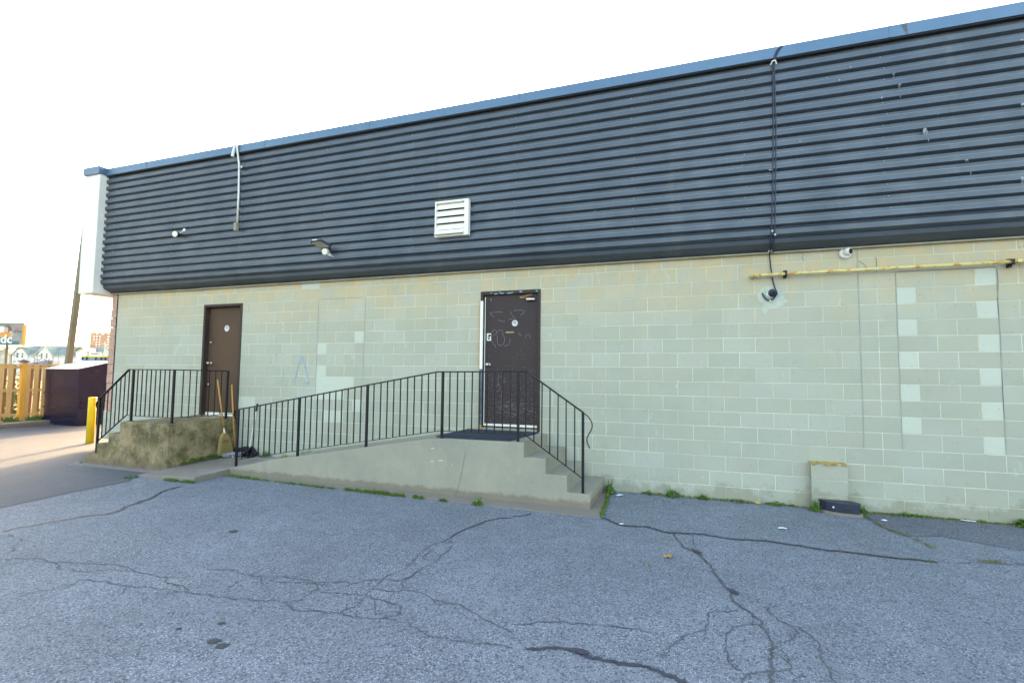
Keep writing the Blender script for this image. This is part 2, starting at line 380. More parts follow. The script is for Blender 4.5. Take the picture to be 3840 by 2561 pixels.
M['bin_lid'] = mottled('dumpster_lid', (0.16, 0.17, 0.18), (0.22, 0.23, 0.23), 3, 0.34, 0, 0.3, 6, 0.7)
def cedar(name, a, b):
    m = new_mat(name, a, 0.7); t = NT(m); p = t.pos()
    c = t.mix(t.ramp(t.noise(t.scale(p, (9, 9, 0.8)), 2.0, 6, 0.65, 0.7), [(0.3, 0), (0.7, 1)]), a, b)
    vd = t.vor(t.scale(p, (6, 6, 2.2)), 1.0); c = t.mix(t.ramp(vd, [(0.03, 0.8), (0.08, 0.0)]), c, (0.16, 0.07, 0.02)); t.color(c); return m
M['cedar'] = cedar('cedar_board', (0.66, 0.43, 0.17), (0.54, 0.32, 0.11)); M['cedar_back'] = cedar('shaded_cedar', (0.26, 0.15, 0.07), (0.19, 0.10, 0.045)); M['cedar_post'] = cedar('cedar_post', (0.74, 0.38, 0.05), (0.62, 0.30, 0.04))  # back-board cedar is darkened to paint in the shade of the gaps
M['lamp_pole'] = mottled('bronze_pole', (0.17, 0.15, 0.095), (0.13, 0.12, 0.085), 2, 0.5)
M['kerb'] = concrete('kerb_concrete', (0.23, 0.21, 0.17), (0.17, 0.155, 0.12))
M['brick_far'] = mottled('far_brick', (0.16, 0.045, 0.045), (0.13, 0.04, 0.04), 0.05, 0.9)
M['siding_white'] = mottled('white_siding', (0.78, 0.76, 0.73), (0.72, 0.70, 0.67), 0.5, 0.8)
M['siding_beige'] = mottled('beige_siding', (0.52, 0.47, 0.36), (0.48, 0.43, 0.33), 0.5, 0.8)
M['roof_green'] = mottled('green_shingle', (0.10, 0.20, 0.21), (0.07, 0.15, 0.17), 0.8, 0.85, streak=(0.4, 0.4, 2.5))
M['roof_slate'] = mottled('dark_shingle', (0.07, 0.075, 0.11), (0.09, 0.09, 0.12), 2, 0.85)
M['win_dark'] = new_mat('window_glass', (0.06, 0.06, 0.08), 0.15); M['win_pale'] = new_mat('pale_window', (0.55, 0.54, 0.50), 0.3)
M['trim_far'] = new_mat('cream_trim', (0.62, 0.56, 0.42), 0.8)
def leafmat(name, a, b):
    m = new_mat(name, a, 0.6, 0, 0.3); t = NT(m); oi = t.node('ShaderNodeTexWhiteNoise', noise_dimensions='3D')
    sn = t.node('ShaderNodeVectorMath', operation='SNAP'); t.set(sn.inputs[0], t.pos()); sn.inputs[1].default_value = (0.02, 0.02, 0.02)
    t.set(oi.inputs['Vector'], sn.outputs[0]); t.color(t.mix(oi.outputs['Value'], a, b))
    t.b.inputs['Subsurface Weight'].default_value = 0.0
    return m
M['weed'] = leafmat('weed_green', (0.06, 0.16, 0.02), (0.12, 0.20, 0.03))
M['grass'] = leafmat('grass_green', (0.075, 0.16, 0.02), (0.15, 0.20, 0.04)); M['moss'] = leafmat('moss_yellow', (0.13, 0.15, 0.02), (0.22, 0.20, 0.04))
M['drygrass'] = leafmat('dry_grass', (0.30, 0.24, 0.10), (0.17, 0.13, 0.06))
M['treegold'] = leafmat('sunlit_foliage', (0.12, 0.13, 0.012), (0.09, 0.11, 0.015))
M['twig'] = new_mat('twig', (0.16, 0.11, 0.07), 0.8); M['lichen'] = mottled('orange_lichen', (0.34, 0.20, 0.012), (0.42, 0.30, 0.09), 28, 0.95, 0, 1.0, 50)
M['dryleaf'] = mottled('dry_leaf', (0.40, 0.25, 0.09), (0.30, 0.17, 0.06), 40, 0.8); M['paper'] = new_mat('paper', (0.62, 0.64, 0.66), 0.8)
M['farmland'] = mottled('far_ground', (0.09, 0.10, 0.04), (0.13, 0.12, 0.07), 0.05, 0.95)
TAR = {'tar1': [(-4.86, -2.055), (-4.821, -2.248), (-4.796, -2.394), (-4.664, -2.573), (-4.561, -2.692), (-4.515, -2.864), (-4.458, -2.986), (-4.459, -3.115), (-4.335, -3.214), (-4.303, -3.403), (-4.458, -3.56), (-4.493, -3.712), (-4.552, -3.823), (-4.583, -3.964), (-4.634, -4.106), (-4.595, -4.232)], 'tar2': [(1.177, -1.454), (1.255, -1.499), (1.373, -1.636), (1.475, -1.684), (1.707, -1.621), (1.804, -1.685), (1.898, -1.754), (1.988, -1.752), (2.165, -1.7), (2.318, -1.688), (2.465, -1.731), (2.652, -1.733), (2.863, -1.682), (3.057, -1.714), (3.23, -1.724), (3.333, -1.771), (3.483, -1.767), (3.627, -1.769), (3.767, -1.778), (3.956, -1.786), (4.132, -1.767), (4.295, -1.774)], 'tar3': [(1.173, -4.462), (1.335, -4.395), (1.467, -4.373), (1.51, -4.39), (1.554, -4.411), (1.672, -4.417), (1.797, -4.418), (1.907, -4.401), (1.98, -4.43), (2.063, -4.465), (2.108, -4.482), (2.164, -4.51)], 'tar4': [(0.185, -1.836), (0.048, -1.917), (-0.052, -2.076), (-0.103, -2.272), (-0.174, -2.521), (-0.167, -2.746)], 'tar0': [(0.173, -1.802), (0.32, -1.667), (0.342, -1.558)], 'k': [(1.977, -1.756), (2.035, -1.982), (2.098, -2.199), (2.178, -2.266), (2.251, -2.421), (2.327, -2.618), (2.352, -2.814), (2.4, -2.985), (2.438, -3.123), (2.448, -3.28), (2.491, -3.377), (2.541, -3.448), (2.599, -3.546), (2.602, -3.671), (2.621, -3.811), (2.632, -3.862), (2.592, -4.007), (2.576, -4.157), (2.546, -4.323), (2.531, -4.387)], 'weed': [(4.199, 0.151), (4.202, -0.317), (4.221, -0.676), (4.313, -0.889), (4.392, -1.05), (4.423, -1.218), (4.447, -1.363)]}
FINE = [[(-4.429, -4.259), (-4.095, -4.31), (-3.933, -4.449), (-3.78, -4.515), (-3.793, -4.61)], [(-3.625, -4.69), (-3.552, -4.634), (-3.352, -4.548), (-3.187, -4.58), (-3.038, -4.524), (-2.824, -4.481), (-2.599, -4.413), (-2.181, -4.46), (-1.998, -4.463), (-1.911, -4.454), (-1.743, -4.415)], [(-2.645, -5.051), (-2.478, -4.908), (-2.451, -4.702), (-2.222, -4.684), (-2.0, -4.667), (-1.803, -4.636), (-1.61, -4.606), (-1.482, -4.599), (-1.333, -4.584), (-1.105, -4.566), (-0.851, -4.51), (-0.737, -4.46), (-0.64, -4.499), (-0.506, -4.538), (-0.337, -4.493), (-0.253, -4.504), (-0.176, -4.462), (-0.062, -4.493), (0.087, -4.455), (0.204, -4.421), (0.35, -4.438), (0.527, -4.522), (0.746, -4.526), (0.948, -4.479), (1.094, -4.478)], [(-0.167, -2.746), (-0.241, -2.985), (-0.247, -3.273), (-0.169, -3.632), (-0.244, -3.784), (-0.209, -4.022), (-0.18, -4.176), (-0.154, -4.319), (-0.187, -4.472)], [(-1.757, -4.227), (-1.552, -4.15), (-1.365, -4.189), (-1.268, -4.181), (-1.161, -4.207), (-0.946, -4.199), (-0.783, -4.139), (-0.696, -4.116), (-0.531, -4.032), (-0.382, -4.007), (-0.353, -3.933), (-0.178, -3.854), (-0.072, -3.86), (-0.052, -3.688)], [(-0.541, -4.25), (-0.322, -4.197), (-0.165, -4.17), (-0.087, -4.2), (0.067, -4.412)], [(-0.681, -4.477), (-0.588, -4.405), (-0.616, -4.257), (-0.581, -4.202), (-0.696, -4.116), (-1.036, -4.104), (-1.268, -4.181)], [(-0.169, -3.12), (-0.172, -3.305), (-0.092, -3.389)], [(-0.146, -2.738), (-0.039, -3.008), (-0.019, -3.362), (-0.052, -3.688), (-0.044, -3.873), (0.025, -4.019), (-0.218, -4.067)], [(0.02, -3.979), (0.217, -3.989), (0.38, -4.121), (0.522, -4.05), (0.659, -4.126), (0.794, -4.21), (1.035, -4.307)], [(-3.187, -4.58), (-3.079, -4.566), (-2.92, -4.637), (-2.622, -4.6), (-2.471, -4.494), (-2.221, -4.45)], [(-0.087, -4.2), (0.175, -4.234), (0.216, -4.358)], [(-1.255, -4.453), (-1.278, -4.332), (-1.268, -4.181)], [(-1.911, -4.454), (-1.828, -4.515), (-1.588, -4.535), (-1.467, -4.593)], [(4.295, -1.774), (4.495, -1.722), (4.674, -1.643), (4.844, -1.619), (5.021, -1.581), (5.103, -1.566)], [(2.628, -3.891), (2.686, -3.973), (2.684, -4.118), (2.688, -4.271)], [(2.673, -3.31), (2.681, -3.448), (2.737, -3.527), (2.81, -3.564), (2.88, -3.658), (2.907, -3.761), (2.876, -3.953), (2.894, -4.196)], [(2.468, -3.458), (2.275, -3.547), (2.252, -3.738), (2.22, -3.842), (2.097, -3.96), (2.045, -4.077), (1.974, -4.258)], [(2.602, -3.625), (2.446, -3.691), (2.362, -3.819), (2.349, -3.993), (2.352, -4.192), (2.394, -4.246)], [(2.395, -4.355), (2.461, -4.255), (2.57, -4.193)], [(1.988, -1.752), (2.186, -1.738), (2.191, -2.097)], [(2.737, -3.527), (2.819, -3.652), (2.697, -3.838), (2.645, -3.857)], [(0.998, -4.199), (1.268, -4.068), (1.555, -4.01), (1.781, -3.973), (1.895, -3.991)]]

# ================================================================ ground
U = 0.2032
def sheet(name, pts, z, mat, parent=None, **k):
    return MB().quad(*[(x, y, z) for x, y in pts]).build(name, mat, parent, **k)
ground = struct(sheet('ground', [(-900, -400), (700, -400), (700, 900), (-900, 900)], 0.0, M['asphalt']), 'worn grey asphalt yard with exposed stones and cracks')
drive = struct(sheet('driveway', [(-5.75, -3.72), (-5.86, -2.9), (-5.88, -2.1), (-6.08, -1.9), (-6.30, -1.56), (-8.3, -1.56), (-8.3, 0.3), (-9.0, 18), (-16.3, 18), (-16.1, 1.7), (-15.7, 0.6), (-13.5, -2.0), (-8, -6)], 0.004, M['asphalt_new']), 'smoother newer asphalt lane beside the building')
struct(sheet('field', [(-850, -300), (-17.25, -300), (-17.25, 850), (-850, 850)], 0.006, M['farmland']), 'green ground beyond the wooden fence')
rp = struct(MB().quad(*[(x, y, 0.004) for x, y in [(4.19, -0.03), (4.17, -0.35), (4.26, -0.72), (4.40, -0.93), (4.7, -0.84), (5.0, -0.98), (5.4, -1.14), (6.2, -1.0), (9, -0.9), (9, -0.03)]]).build('asphalt_patch', M['asphalt_patch']), 'dark worn asphalt patch along the wall at right')

rnd = random.Random(3)
def jitter(pts, n=3, amp=0.012):
    out = []
    for i in range(len(pts) - 1):
        a, b = Vector(pts[i]), Vector(pts[i + 1]); d = b - a; L = d.length; nn = Vector((-d.y, d.x)).normalized() if L else Vector((0, 1))
        for k in range(n):
            f = k / n; out.append(tuple(a + d * f + nn * rnd.uniform(-amp, amp) * (1 if k else 0.3)))
    out.append(tuple(pts[-1])); return out
def tar(pts, w0, w1, z=0.006, mat='tar', n=4):
    p = jitter(pts, n, 0.014); w = [rnd.uniform(w0, w1) for _ in p]
    w = [(w[max(i-1,0)] + w[i] + w[min(i+1,len(w)-1)]) / 3 for i in range(len(w))]; w[0] = w[-1] = 0.008
    return MB().strip(p, w, z).build('crack_sealant', M[mat], ground)
tar(TAR['tar1'], 0.02, 0.05); tar(TAR['tar2'], 0.025, 0.055); tar(TAR['tar3'], 0.015, 0.045); tar(TAR['tar4'], 0.012, 0.03); tar(TAR['tar0'], 0.012, 0.03)
tar(TAR['k'], 0.008, 0.030, 0.005, 'crack', 5)
def blob(name, c, rx, ry, rot, mat, z=0.006, n=18, parent=ground):
    pts = []
    for i in range(n):
        a = 2 * math.pi * i / n; r = rnd.uniform(0.72, 1.1); x = math.cos(a) * rx * r; y = math.sin(a) * ry * r
        pts.append((c[0] + x * math.cos(rot) - y * math.sin(rot), c[1] + x * math.sin(rot) + y * math.cos(rot), z))
    return MB().quad(*pts).build(name, M[mat], parent)
blob('crack_sealant', (2.217, -2.29), 0.10, 0.032, -1.1, 'tar', 0.009); blob('crack_sealant', (2.46, -3.12), 0.07, 0.028, -1.0, 'tar', 0.009)
blob('crack_sealant', (1.493, -4.38), 0.07, 0.03, 0.0, 'tar', 0.009)
for c, rx, ry in (((-0.681, -5.043), .045, .03), ((-0.589, -5.07), .045, .035), ((-0.834, -4.864), .03, .02), ((-1.03, -5.012), .02, .015), ((-2.40, -3.37), .05, .05)): blob('oil_spot', c, rx, ry, 0.4, 'stain', 0.005)
mb = MB()
for i, pl in enumerate(FINE):
    p = jitter(pl, 5, 0.016); w = [rnd.uniform(0.003, 0.011) for _ in p]; mb.strip(p, w, 0.004 + 0.0003 * (i % 3))
    for k in range(2, len(p) - 2, 6):       # short side branches
        if rnd.random() < 0.5:
            a = rnd.uniform(0, 6.28); q = [p[k]]; L = rnd.uniform(0.05, 0.16)
            for s_ in range(4): a += rnd.uniform(-.5, .5); q.append((q[-1][0] + math.cos(a) * L / 3, q[-1][1] + math.sin(a) * L / 3))
            mb.strip(q, [0.008, 0.007, 0.005, 0.004, 0.003], 0.0052)
mb.build('hairline_cracks', M['crack'], ground, kind='stuff')

# ================================================================ building
bld = thing('commercial_building', 'low flat-roofed commercial building of painted concrete block under dark ribbed metal cladding', 'building', (0, 0, 0))
d1 = (-35, -30); d2 = (-5, 0); KL, KR = -47.7, 46
def zr(r): return 3.03 - U * r, 3.03 - U * (r + 1)      # top, bottom of course r
DB = 0.795                                              # door openings end here
body = MB()
for (a, b, lo, hi) in ((KL, d1[0], -.2, 3.36), (d1[0], d1[1], 3.03, 3.36), (d1[0], d1[1], -.2, DB), (d1[1], d2[0], -.2, 3.36), (d2[0], d2[1], 3.03, 3.36), (d2[0], d2[1], -.2, DB), (d2[1], KR, -.2, 3.36)):
    body.box((a * U, 0.0012, lo), (b * U, 0.19, hi))
wall = body.build('block_wall', M['mortar'], bld)
side = MB(); side.box((-9.86, 0.20, -.2), (-9.68, 20, 5.9)); side.box((9.34, 0.20, -.2), (9.50, 20, 5.9)); side.box((-9.68, 19.8, -.2), (9.34, 20, 5.9))
side.build('rear_walls', mottled('dull_red_block', (0.13, 0.10, 0.10), (0.11, 0.085, 0.085), 14, 0.95), bld)
M['worn_edge'] = mottled('worn_paint_edge', (0.30, 0.29, 0.27), (0.20, 0.21, 0.21), 1.0, 0.6)
MB().box((-9.84, -0.19, 5.80), (9.34, 19.95, 5.95)).build('roof', M['darkmetal'], bld)
MB().box((-9.70, 0.0, 3.362), (9.36, 0.19, 5.79)).build('upper_backing', M['darkmetal'], bld)

light_cells = {(3, -17), (4, -21), (6, -21), (8, -21), (9, -17), (1, 23), (3, 23), (5, 23), (7, 23), (9, 23), (0, 27), (2, 27), (4, 27), (6, 27), (8, 27), (10, 27)}
light_full = {(7, -21), (7, -19), (8, -20), (10, -20), (11, 17), (-2, -23), (9, -30), (10, -42)}
blocks = []
for r in range(-2, 15):
    zt, zb = zr(r); zt = min(zt, 3.36); zb = max(zb, -0.1)
    js = set(); k = -60
    for k in range(-48, 47):
        inA = -21 < k < -16 and 0 <= r <= 10; inB = 21 <= k <= 23 and r <= 10; inC = 23 < k < 28 and 0 <= r <= 10
        norm = (k - (r + 1)) % 2 == 0
        if inA: ok = (k % 2 == 0) if r % 2 == 0 else (k % 2 != 0)
        elif inB and r >= 0: ok = k in (21, 23) or (k == 22 and r not in (2, 9))
        elif inC: ok = norm
        else: ok = norm
        if ok: js.add(k)
    if 0 <= r <= 10: js |= {-21, -16, 23, 28, 21}
    if r < 0: js.add(21)
    if 0 <= r <= 10:
        if r % 2 == 0: js |= {-20}; js.discard(-19); js |= {27}
        else: js |= {-17, 24}
    if r == 8: js -= {-19}
    if r == 10: js -= {-19}
    js |= {KL, KR}
    if 0 <= r <= 10: js |= {d1[0], d1[1], d2[0], d2[1]}
    js = sorted(js)
    for a, b in zip(js, js[1:]):
        if 0 <= r <= 10 and ((a >= d1[0] and b <= d1[1]) or (a >= d2[0] and b <= d2[1])): continue
        if b - a < 0.35: continue
        lt = ((r, a) in light_cells and b - a <= 1.01) or (r, a) in light_full or (r, round(a)) in light_full and b - a > 1.2
        blocks.append((r, a, b, zt, zb, lt))
def near(bk): x = (bk[1] + bk[2]) / 2 * U; return -((bk[2] - bk[1]) * 1.0) / ((x - 2.1) ** 2 + 60) if x < 6.3 else 1
blocks.sort(key=near)
rest = MB(); G_ = 0.0043; meshes = {}
rb = random.Random(5)
for i, (r, a, b, zt, zb, lt) in enumerate(blocks):
    x0, x1 = a * U + G_, b * U - G_; z1, z0 = zt - (G_ if r > -2 else 0), zb + G_
    if a == KL: x0 = a * U
    yf = -rb.uniform(0.0, 0.002)
    if i < 300:
        key = (round(x1 - x0, 3), round(z1 - z0, 3), lt)
        if key not in meshes:
            w, h = x1 - x0, z1 - z0
            t = MB().chamfer_front(-w / 2, w / 2, -h / 2, h / 2, 0, 0.05)
            me = bpy.data.meshes.new('block'); me.from_pydata(t.v, [], t.f); me.materials.append(M['block_light'] if lt else M['block']); meshes[key] = me
        o = bpy.data.objects.new('block', meshes[key]); COL.objects.link(o); o.parent = wall; o.location = ((x0 + x1) / 2, yf, (z0 + z1) / 2)
        if lt and (r, a) == (11, 17): o['label'] = 'pale replacement block'
    elif not lt: rest.chamfer_front(x0, x1, z0, z1, yf, 0.05)
    else: 
        t = MB().chamfer_front(x0, x1, z0, z1, yf, 0.05).build('block', M['block_light'], wall)
rest.build('blocks', M['block'], wall, kind='stuff')
# grey repointing joints around the bricked-up openings
jm = MB()
for kx, zlo, zhi in ((-21, .8, 3.03), (-16, .8, 3.03), (21, .8, 3.34), (23, .8, 3.03), (28, .8, 3.03)):
    p = [(kx * U + rb.uniform(-.0015, .0015), -0.0045, zlo + (zhi - zlo) * t / 12) for t in range(13)]
    jm.tube(p, 0.0030, 4)
jm.tube([(k * U, -0.0045, 3.031) for k in range(-21, -15)], 0.003, 4)
jm.build('control_joints', M['mortar_new'], wall, kind='stuff')
jm = MB()
for pts in ([(21, 3.33), (21.0, 3.2), (21.3, 3.16), (21.55, 3.09)], [(22, 3.23), (22.02, 3.12), (22, 3.04)], [(17.95, 3.34), (17.9, 3.28), (17.98, 3.23)], [(23.1, 3.028), (24.5, 3.032), (26, 3.028), (28, 3.034)], [(28.02, 3.03), (28.05, 2.85), (27.97, 2.6), (28.02, 2.2), (27.98, 1.6), (28, 1.0)]):
    jm.tube([(k * U, -0.004, z) for k, z in pts], 0.0022, 4)
jm.build('hairline_wall_cracks', M['crack'], wall, kind='stuff')

# red split-face return blocks at the left corner
for r in range(0, 11):
    zt, zb = zr(r)
    t = MB(); t.box((-9.865 - rb.uniform(0, .02), -0.012 - rb.uniform(0, .008), zb + .004), (-9.698, 0.20, zt - .004)); t.build('block', M['red_block'], wall, bevel=0.006)
t = MB(); t.box((-9.865, -0.01, 3.03), (-9.698, .20, 3.36)); t.build('block', M['red_block'], wall)
MB().box((-9.70, -0.016, 0.8), (-9.685, 0.0, 3.36)).build('corner_sealant', M['brown_frame'], wall)
for r in (11, 12, 13):
    zt, zb = zr(r); MB().box((-9.965, -0.006, zb + .004), (-9.702, 0.20, zt - .004)).build('block', M['block'], wall, bevel=0.004)

# ---------------------------------------------------------------- cladding
prof = []          # (y, z) going down
CZ = 5.829; P = 0.1505; YC = -0.266; YV = -0.219
z = 5.96
prof.append((YV, 5.96))
for i in range(15):
    c = CZ - i * P; e = -0.006 if i in (9, 14) else 0
    prof += [(YV, c + 0.045), (YC + e + .003, c + 0.0365), (YC + e, c + 0.0325), (YC + e, c - 0.0285), (YV, c - 0.0565)]
# foot curls back to the wall
prof += [(YV, 3.662), (YC + .002, 3.628), (YC + .006, 3.562), (-0.214, 3.533), (-0.196, 3.524), (-0.205, 3.508), (-0.190, 3.462), (-0.118, 3.424), (-0.085, 3.412), (-0.03, 3.378), (-0.004, 3.373)]
seams = [-9.88, -4.02, 2.905, 9.34]
for a, b in zip(seams, seams[1:]):
    m_ = MB(); n = int((b - a) / 0.6) + 1; xs = [a + (b - a) * i / n for i in range(n + 1)]
    off = 0.0 if a != -4.02 else -0.0022
    xs[-1] += 0.03 if b < 9 else 0
    rw = random.Random(int(a * 10) + 99)
    wob = [rw.uniform(-.0022, .0022) for _ in xs]
    for j, x in enumerate(xs):
        for (y, zz) in prof: m_.v.append((x, y + off + wob[j], zz))
    k = len(prof)
    for j in range(len(xs) - 1):
        for q in range(k - 1): m_.f.append((j*k+q, (j+1)*k+q, (j+1)*k+q+1, j*k+q+1)) 
    o = m_.build('cladding_panel', M['clad'], bld); o.data.materials.append(M['worn_edge'])
    for fi, pg in enumerate(o.data.polygons):
        q = fi % (k - 1)
        if q < 76 and (q - 1) % 5 == 1: pg.material_index = 1
m_ = MB()
for x in (-9.60, -7.85, -6.0, -4.03, -2.21, -0.37, 1.45, 2.93, 4.55, 6.45, 8.2):
    for i in range(15):
        z_ = CZ - i * P - 0.072; xx = x + rb.uniform(-.03, .03)
        m_.lathe([(0.008, 0), (0.008, 0.007), (0.004, 0.010)], (xx, YV - .002, z_), (0, -1, 0), 6)
m_.build('cladding_screws', M['screw'], bld, kind='stuff')
# beige angle flashing along the foot
MB().bar((-9.82, -0.03, 3.362), (-7.2, -0.03, 3.352), 0.055, 0.02).build('foot_flashing', M['flash'], bld)
MB().bar((-7.22, -0.032, 3.358), (-2.0, -0.032, 3.364), 0.055, 0.02).build('foot_flashing', M['flash'], bld)
MB().bar((-2.02, -0.028, 3.366), (9.3, -0.028, 3.370), 0.05, 0.02).build('foot_flashing', M['flash'], bld)
# coping
cs = [-9.88, -8.62, -6.02 + .6, -3.08, -0.3, 2.6, 4.62, 7.4, 9.4]
for a, b in zip(cs, cs[1:]):
    m_ = MB().prism([(a + .002, -0.30, 5.952), (a + .002, -0.285, 5.952), (a + .002, -0.285, 6.09), (a + .002, 0.05, 6.085), (a + .002, 0.05, 6.10), (a + .002, -0.296, 6.106)], (b - a - .006, 0, 0))
    m_.build('coping_section', M['coping'], bld)
    if b < 9: MB().box((b - .012, -0.303, 5.955), (b + .012, -0.297, 6.107)).build('coping_seam', M['coping'], bld)
MB().box((-9.86, -0.283, 5.935), (9.3, -0.2, 5.955)).build('cladding_cap_strip', M['darkmetal'], bld)
MB().box((-9.86, 0.0, 5.95), (9.3, 0.05, 6.084)).build('parapet_top', M['darkmetal'], bld)
# white stucco box that closes the cladding at the left end
sb = MB(); sb.box((-10.355, -0.40, 3.335), (-9.885, 0.30, 5.98)); sb.build('stucco_end_box', M['stucco'], bld, bevel=0.012)
MB().box((-10.39, -0.435, 5.955), (-9.875, 0.30, 6.125)).build('end_box_cap', M['coping'], bld, bevel=0.004)
# low block buttress
pil = MB().box((3.655, -0.095, -.02), (4.052, 0.0, 0.592)).build('buttress', M['mortar'], bld)
for zb_, zt_ in ((-.02, .172), (.180, .378), (.386, .590)):
    MB().chamfer_front(3.650, 4.056, zb_, zt_, -0.10, 0.1).build('block', M['block'], pil)
lt = MB(); rl = random.Random(2)
for _ in range(230):
    x = rl.uniform(3.655, 4.05); y = rl.uniform(-0.114, -0.004); s_ = rl.uniform(.008, .020)
    lt.lathe([(s_, 0), (s_ * .8, s_ * .5), (s_ * .2, s_ * .7)], (x, y, 0.590 - (0.012 if y < -.1 else 0) * rl.random() * 2), (0, 0, 1), 6)
lt.build('lichen', M['lichen'], pil, kind='stuff')

# ---------------------------------------------------------------- doors
def door_frame(x0, x1, z0, z1, depth, fw_, name='door_frame'):
    m_ = MB(); y0 = -0.012
    m_.box((x0, y0, z0), (x0 + fw_, depth, z1)); m_.box((x1 - fw_, y0, z0), (x1, depth, z1)); m_.box((x0 + fw_, y0, z1 - fw_), (x1 - fw_, depth, z1))
    st = depth - 0.045     # stop
    m_.box((x0 + fw_, st, z0), (x0 + fw_ + .016, depth, z1 - fw_)); m_.box((x1 - fw_ - .016, st, z0), (x1 - fw_, depth, z1 - fw_)); m_.box((x0 + fw_, st, z1 - fw_ - .016), (x1 - fw_, depth, z1 - fw_))
    return m_.build(name, M['brown_frame'], bld, bevel=0.002)
f1 = door_frame(-7.112, -6.096, .80, 3.03, 0.13, .05); f1['label'] = 'brown steel frame of the plain left door'
leaf1 = MB().box((-7.046, .085, .865), (-6.162, .128, 2.964)).build('door', M['brown'], bld, bevel=0.002, label='plain brown steel door with round sticker')
MB().box((-7.05, .080, .80), (-6.16, .15, .862)).build('threshold', M['white_metal'], leaf1)
def knob(c, r, parent, plate=True):
    m_ = MB(); x, y, z = c
    if plate: m_.lathe([(r * 1.25, 0), (r * 1.25, .006), (r * .6, .012), (r * .45, .035), (r * .9, .045), (r, .062), (r * .8, .078), (r * .3, .084)], (x, y, z), (0, -1, 0), 14)
    else: m_.lathe([(r, 0), (r, .03), (r * .8, .036), (r * .3, .036)], (x, y, z), (0, -1, 0), 14)
    return m_.build('doorknob' if plate else 'deadbolt', M['chrome'], parent, smooth=True)
knob((-6.97, .085, 1.846), .028, leaf1); knob((-6.965, .085, 2.268), .020, leaf1, False); knob((-6.975, .085, 1.42), .020, leaf1, False)
def round_sticker(c, r, parent, y):
    o = MB().lathe([(r, 0), (r, .0012)], (c[0], y, c[1]), (0, -1, 0), 28).build('sticker', M['white'], parent)
    b = MB()
    n = 28
    for k in range(n):
        a0 = 2 * math.pi * k / n; a1 = 2 * math.pi * (k + 1) / n
        for ra in ((r * .80, r * .86),):
            b.quad(*[(c[0] + q * math.cos(a), y - .002, c[1] + q * math.sin(a)) for q, a in ((ra[0], a0), (ra[1], a0), (ra[1], a1), (ra[0], a1))])
    b.quad((c[0]-r*.55, y-.002, c[1]+r*.30), (c[0]+r*.55, y-.002, c[1]+r*.30), (c[0]+r*.45, y-.002, c[1]+r*.52), (c[0]-r*.45, y-.002, c[1]+r*.52))
    for q in (-.32, -.12, .06):
        b.quad((c[0]-r*.5, y-.002, c[1]+r*q), (c[0]+r*.5, y-.002, c[1]+r*q), (c[0]+r*.5, y-.002, c[1]+r*(q+.09)), (c[0]-r*.5, y-.002, c[1]+r*(q+.09)))
    b.build('sticker_print', M['chalk_blue'], parent)
round_sticker((-6.58, 2.547), .062, leaf1, .0845)
# right door
f2 = door_frame(-1.016, 0.0, .80, 3.018, 0.075, .045); f2['label'] = 'dark brown frame with teal and lilac pen marks'
leaf2 = MB().box((-.955, .032, .872), (-.052, .072, 2.958)).build('door', M['door2'], bld, bevel=0.002, label='dark brown steel door covered in scratches and scrawls')
MB().box((-.955, .022, .856), (-.052, .032, .892)).build('door_sweep', M['white_metal'], leaf2)
MB().box((-.97, -0.02, .80), (-.046, .09, .832)).build('threshold', M['conc'], leaf2)
MB().box((-.9565, .0285, .872), (-.944, .033, 2.94)).build('edge_strip', M['white_metal'], leaf2)
knob((-.878, .032, 1.836), .030, leaf2)
round_sticker((-.436, 2.502), .050, leaf2, .0315)
MB().box((-.590, .028, 2.346), (-.452, .032, 2.368)).build('peephole_plate', M['straw'], leaf2)
pst = MB().box((-.915, .0295, 2.225), (-.842, .032, 2.345)).build('paper_sticker', M['white'], leaf2)
sk = MB()
for q in range(5): sk.quad((-.905 + .01 * q, .029, 2.29), (-.895 + .01 * q, .029, 2.285), (-.865 + .006 * q, .029, 2.32), (-.875 + .004 * q, .029, 2.328))
sk.lathe([(.018, 0), (.018, .0006)], (-.878, .0294, 2.262), (0, -1, 0), 14); sk.build('sticker_print', M['black'], leaf2)
MB().box((-.858, .029, 2.88), (-.848, .032, 2.915)).build('tape_strip', M['straw'], leaf2)
cl = MB().tube([(-.232, -.004, 2.872), (-.095, -.004, 2.872)], .022, 12).build('door_closer', M['chrome'], leaf2, smooth=False)
MB().bar((-.35, .01, 2.912), (-.145, -.01, 2.945), .010, .012).bar((-.35, .01, 2.905), (-.16, -.004, 2.898), .008, .010).build('closer_arm', M['dryleaf'], leaf2)
def scrawl(name, curves, wdt, y, mat, parent):
    m_ = MB()
    for pts in curves:
        # smooth the polyline
        P_ = [Vector((a, 0, b)) for a, b in pts]
        for _ in range(2):
            Q = [P_[0]]
            for a, b in zip(P_, P_[1:]): Q += [a * .75 + b * .25, a * .25 + b * .75]
            Q.append(P_[-1]); P_ = Q
        for i in range(len(P_) - 1):
            a, b = P_[i], P_[i + 1]; t_ = (b - a).normalized(); nn = Vector((-t_.z, 0, t_.x)) * wdt * .5
            m_.quad((a.x - nn.x, y, a.z - nn.z), (b.x - nn.x, y, b.z - nn.z), (b.x + nn.x, y, b.z + nn.z), (a.x + nn.x, y, a.z + nn.z))
    return m_.build(name, mat, parent)
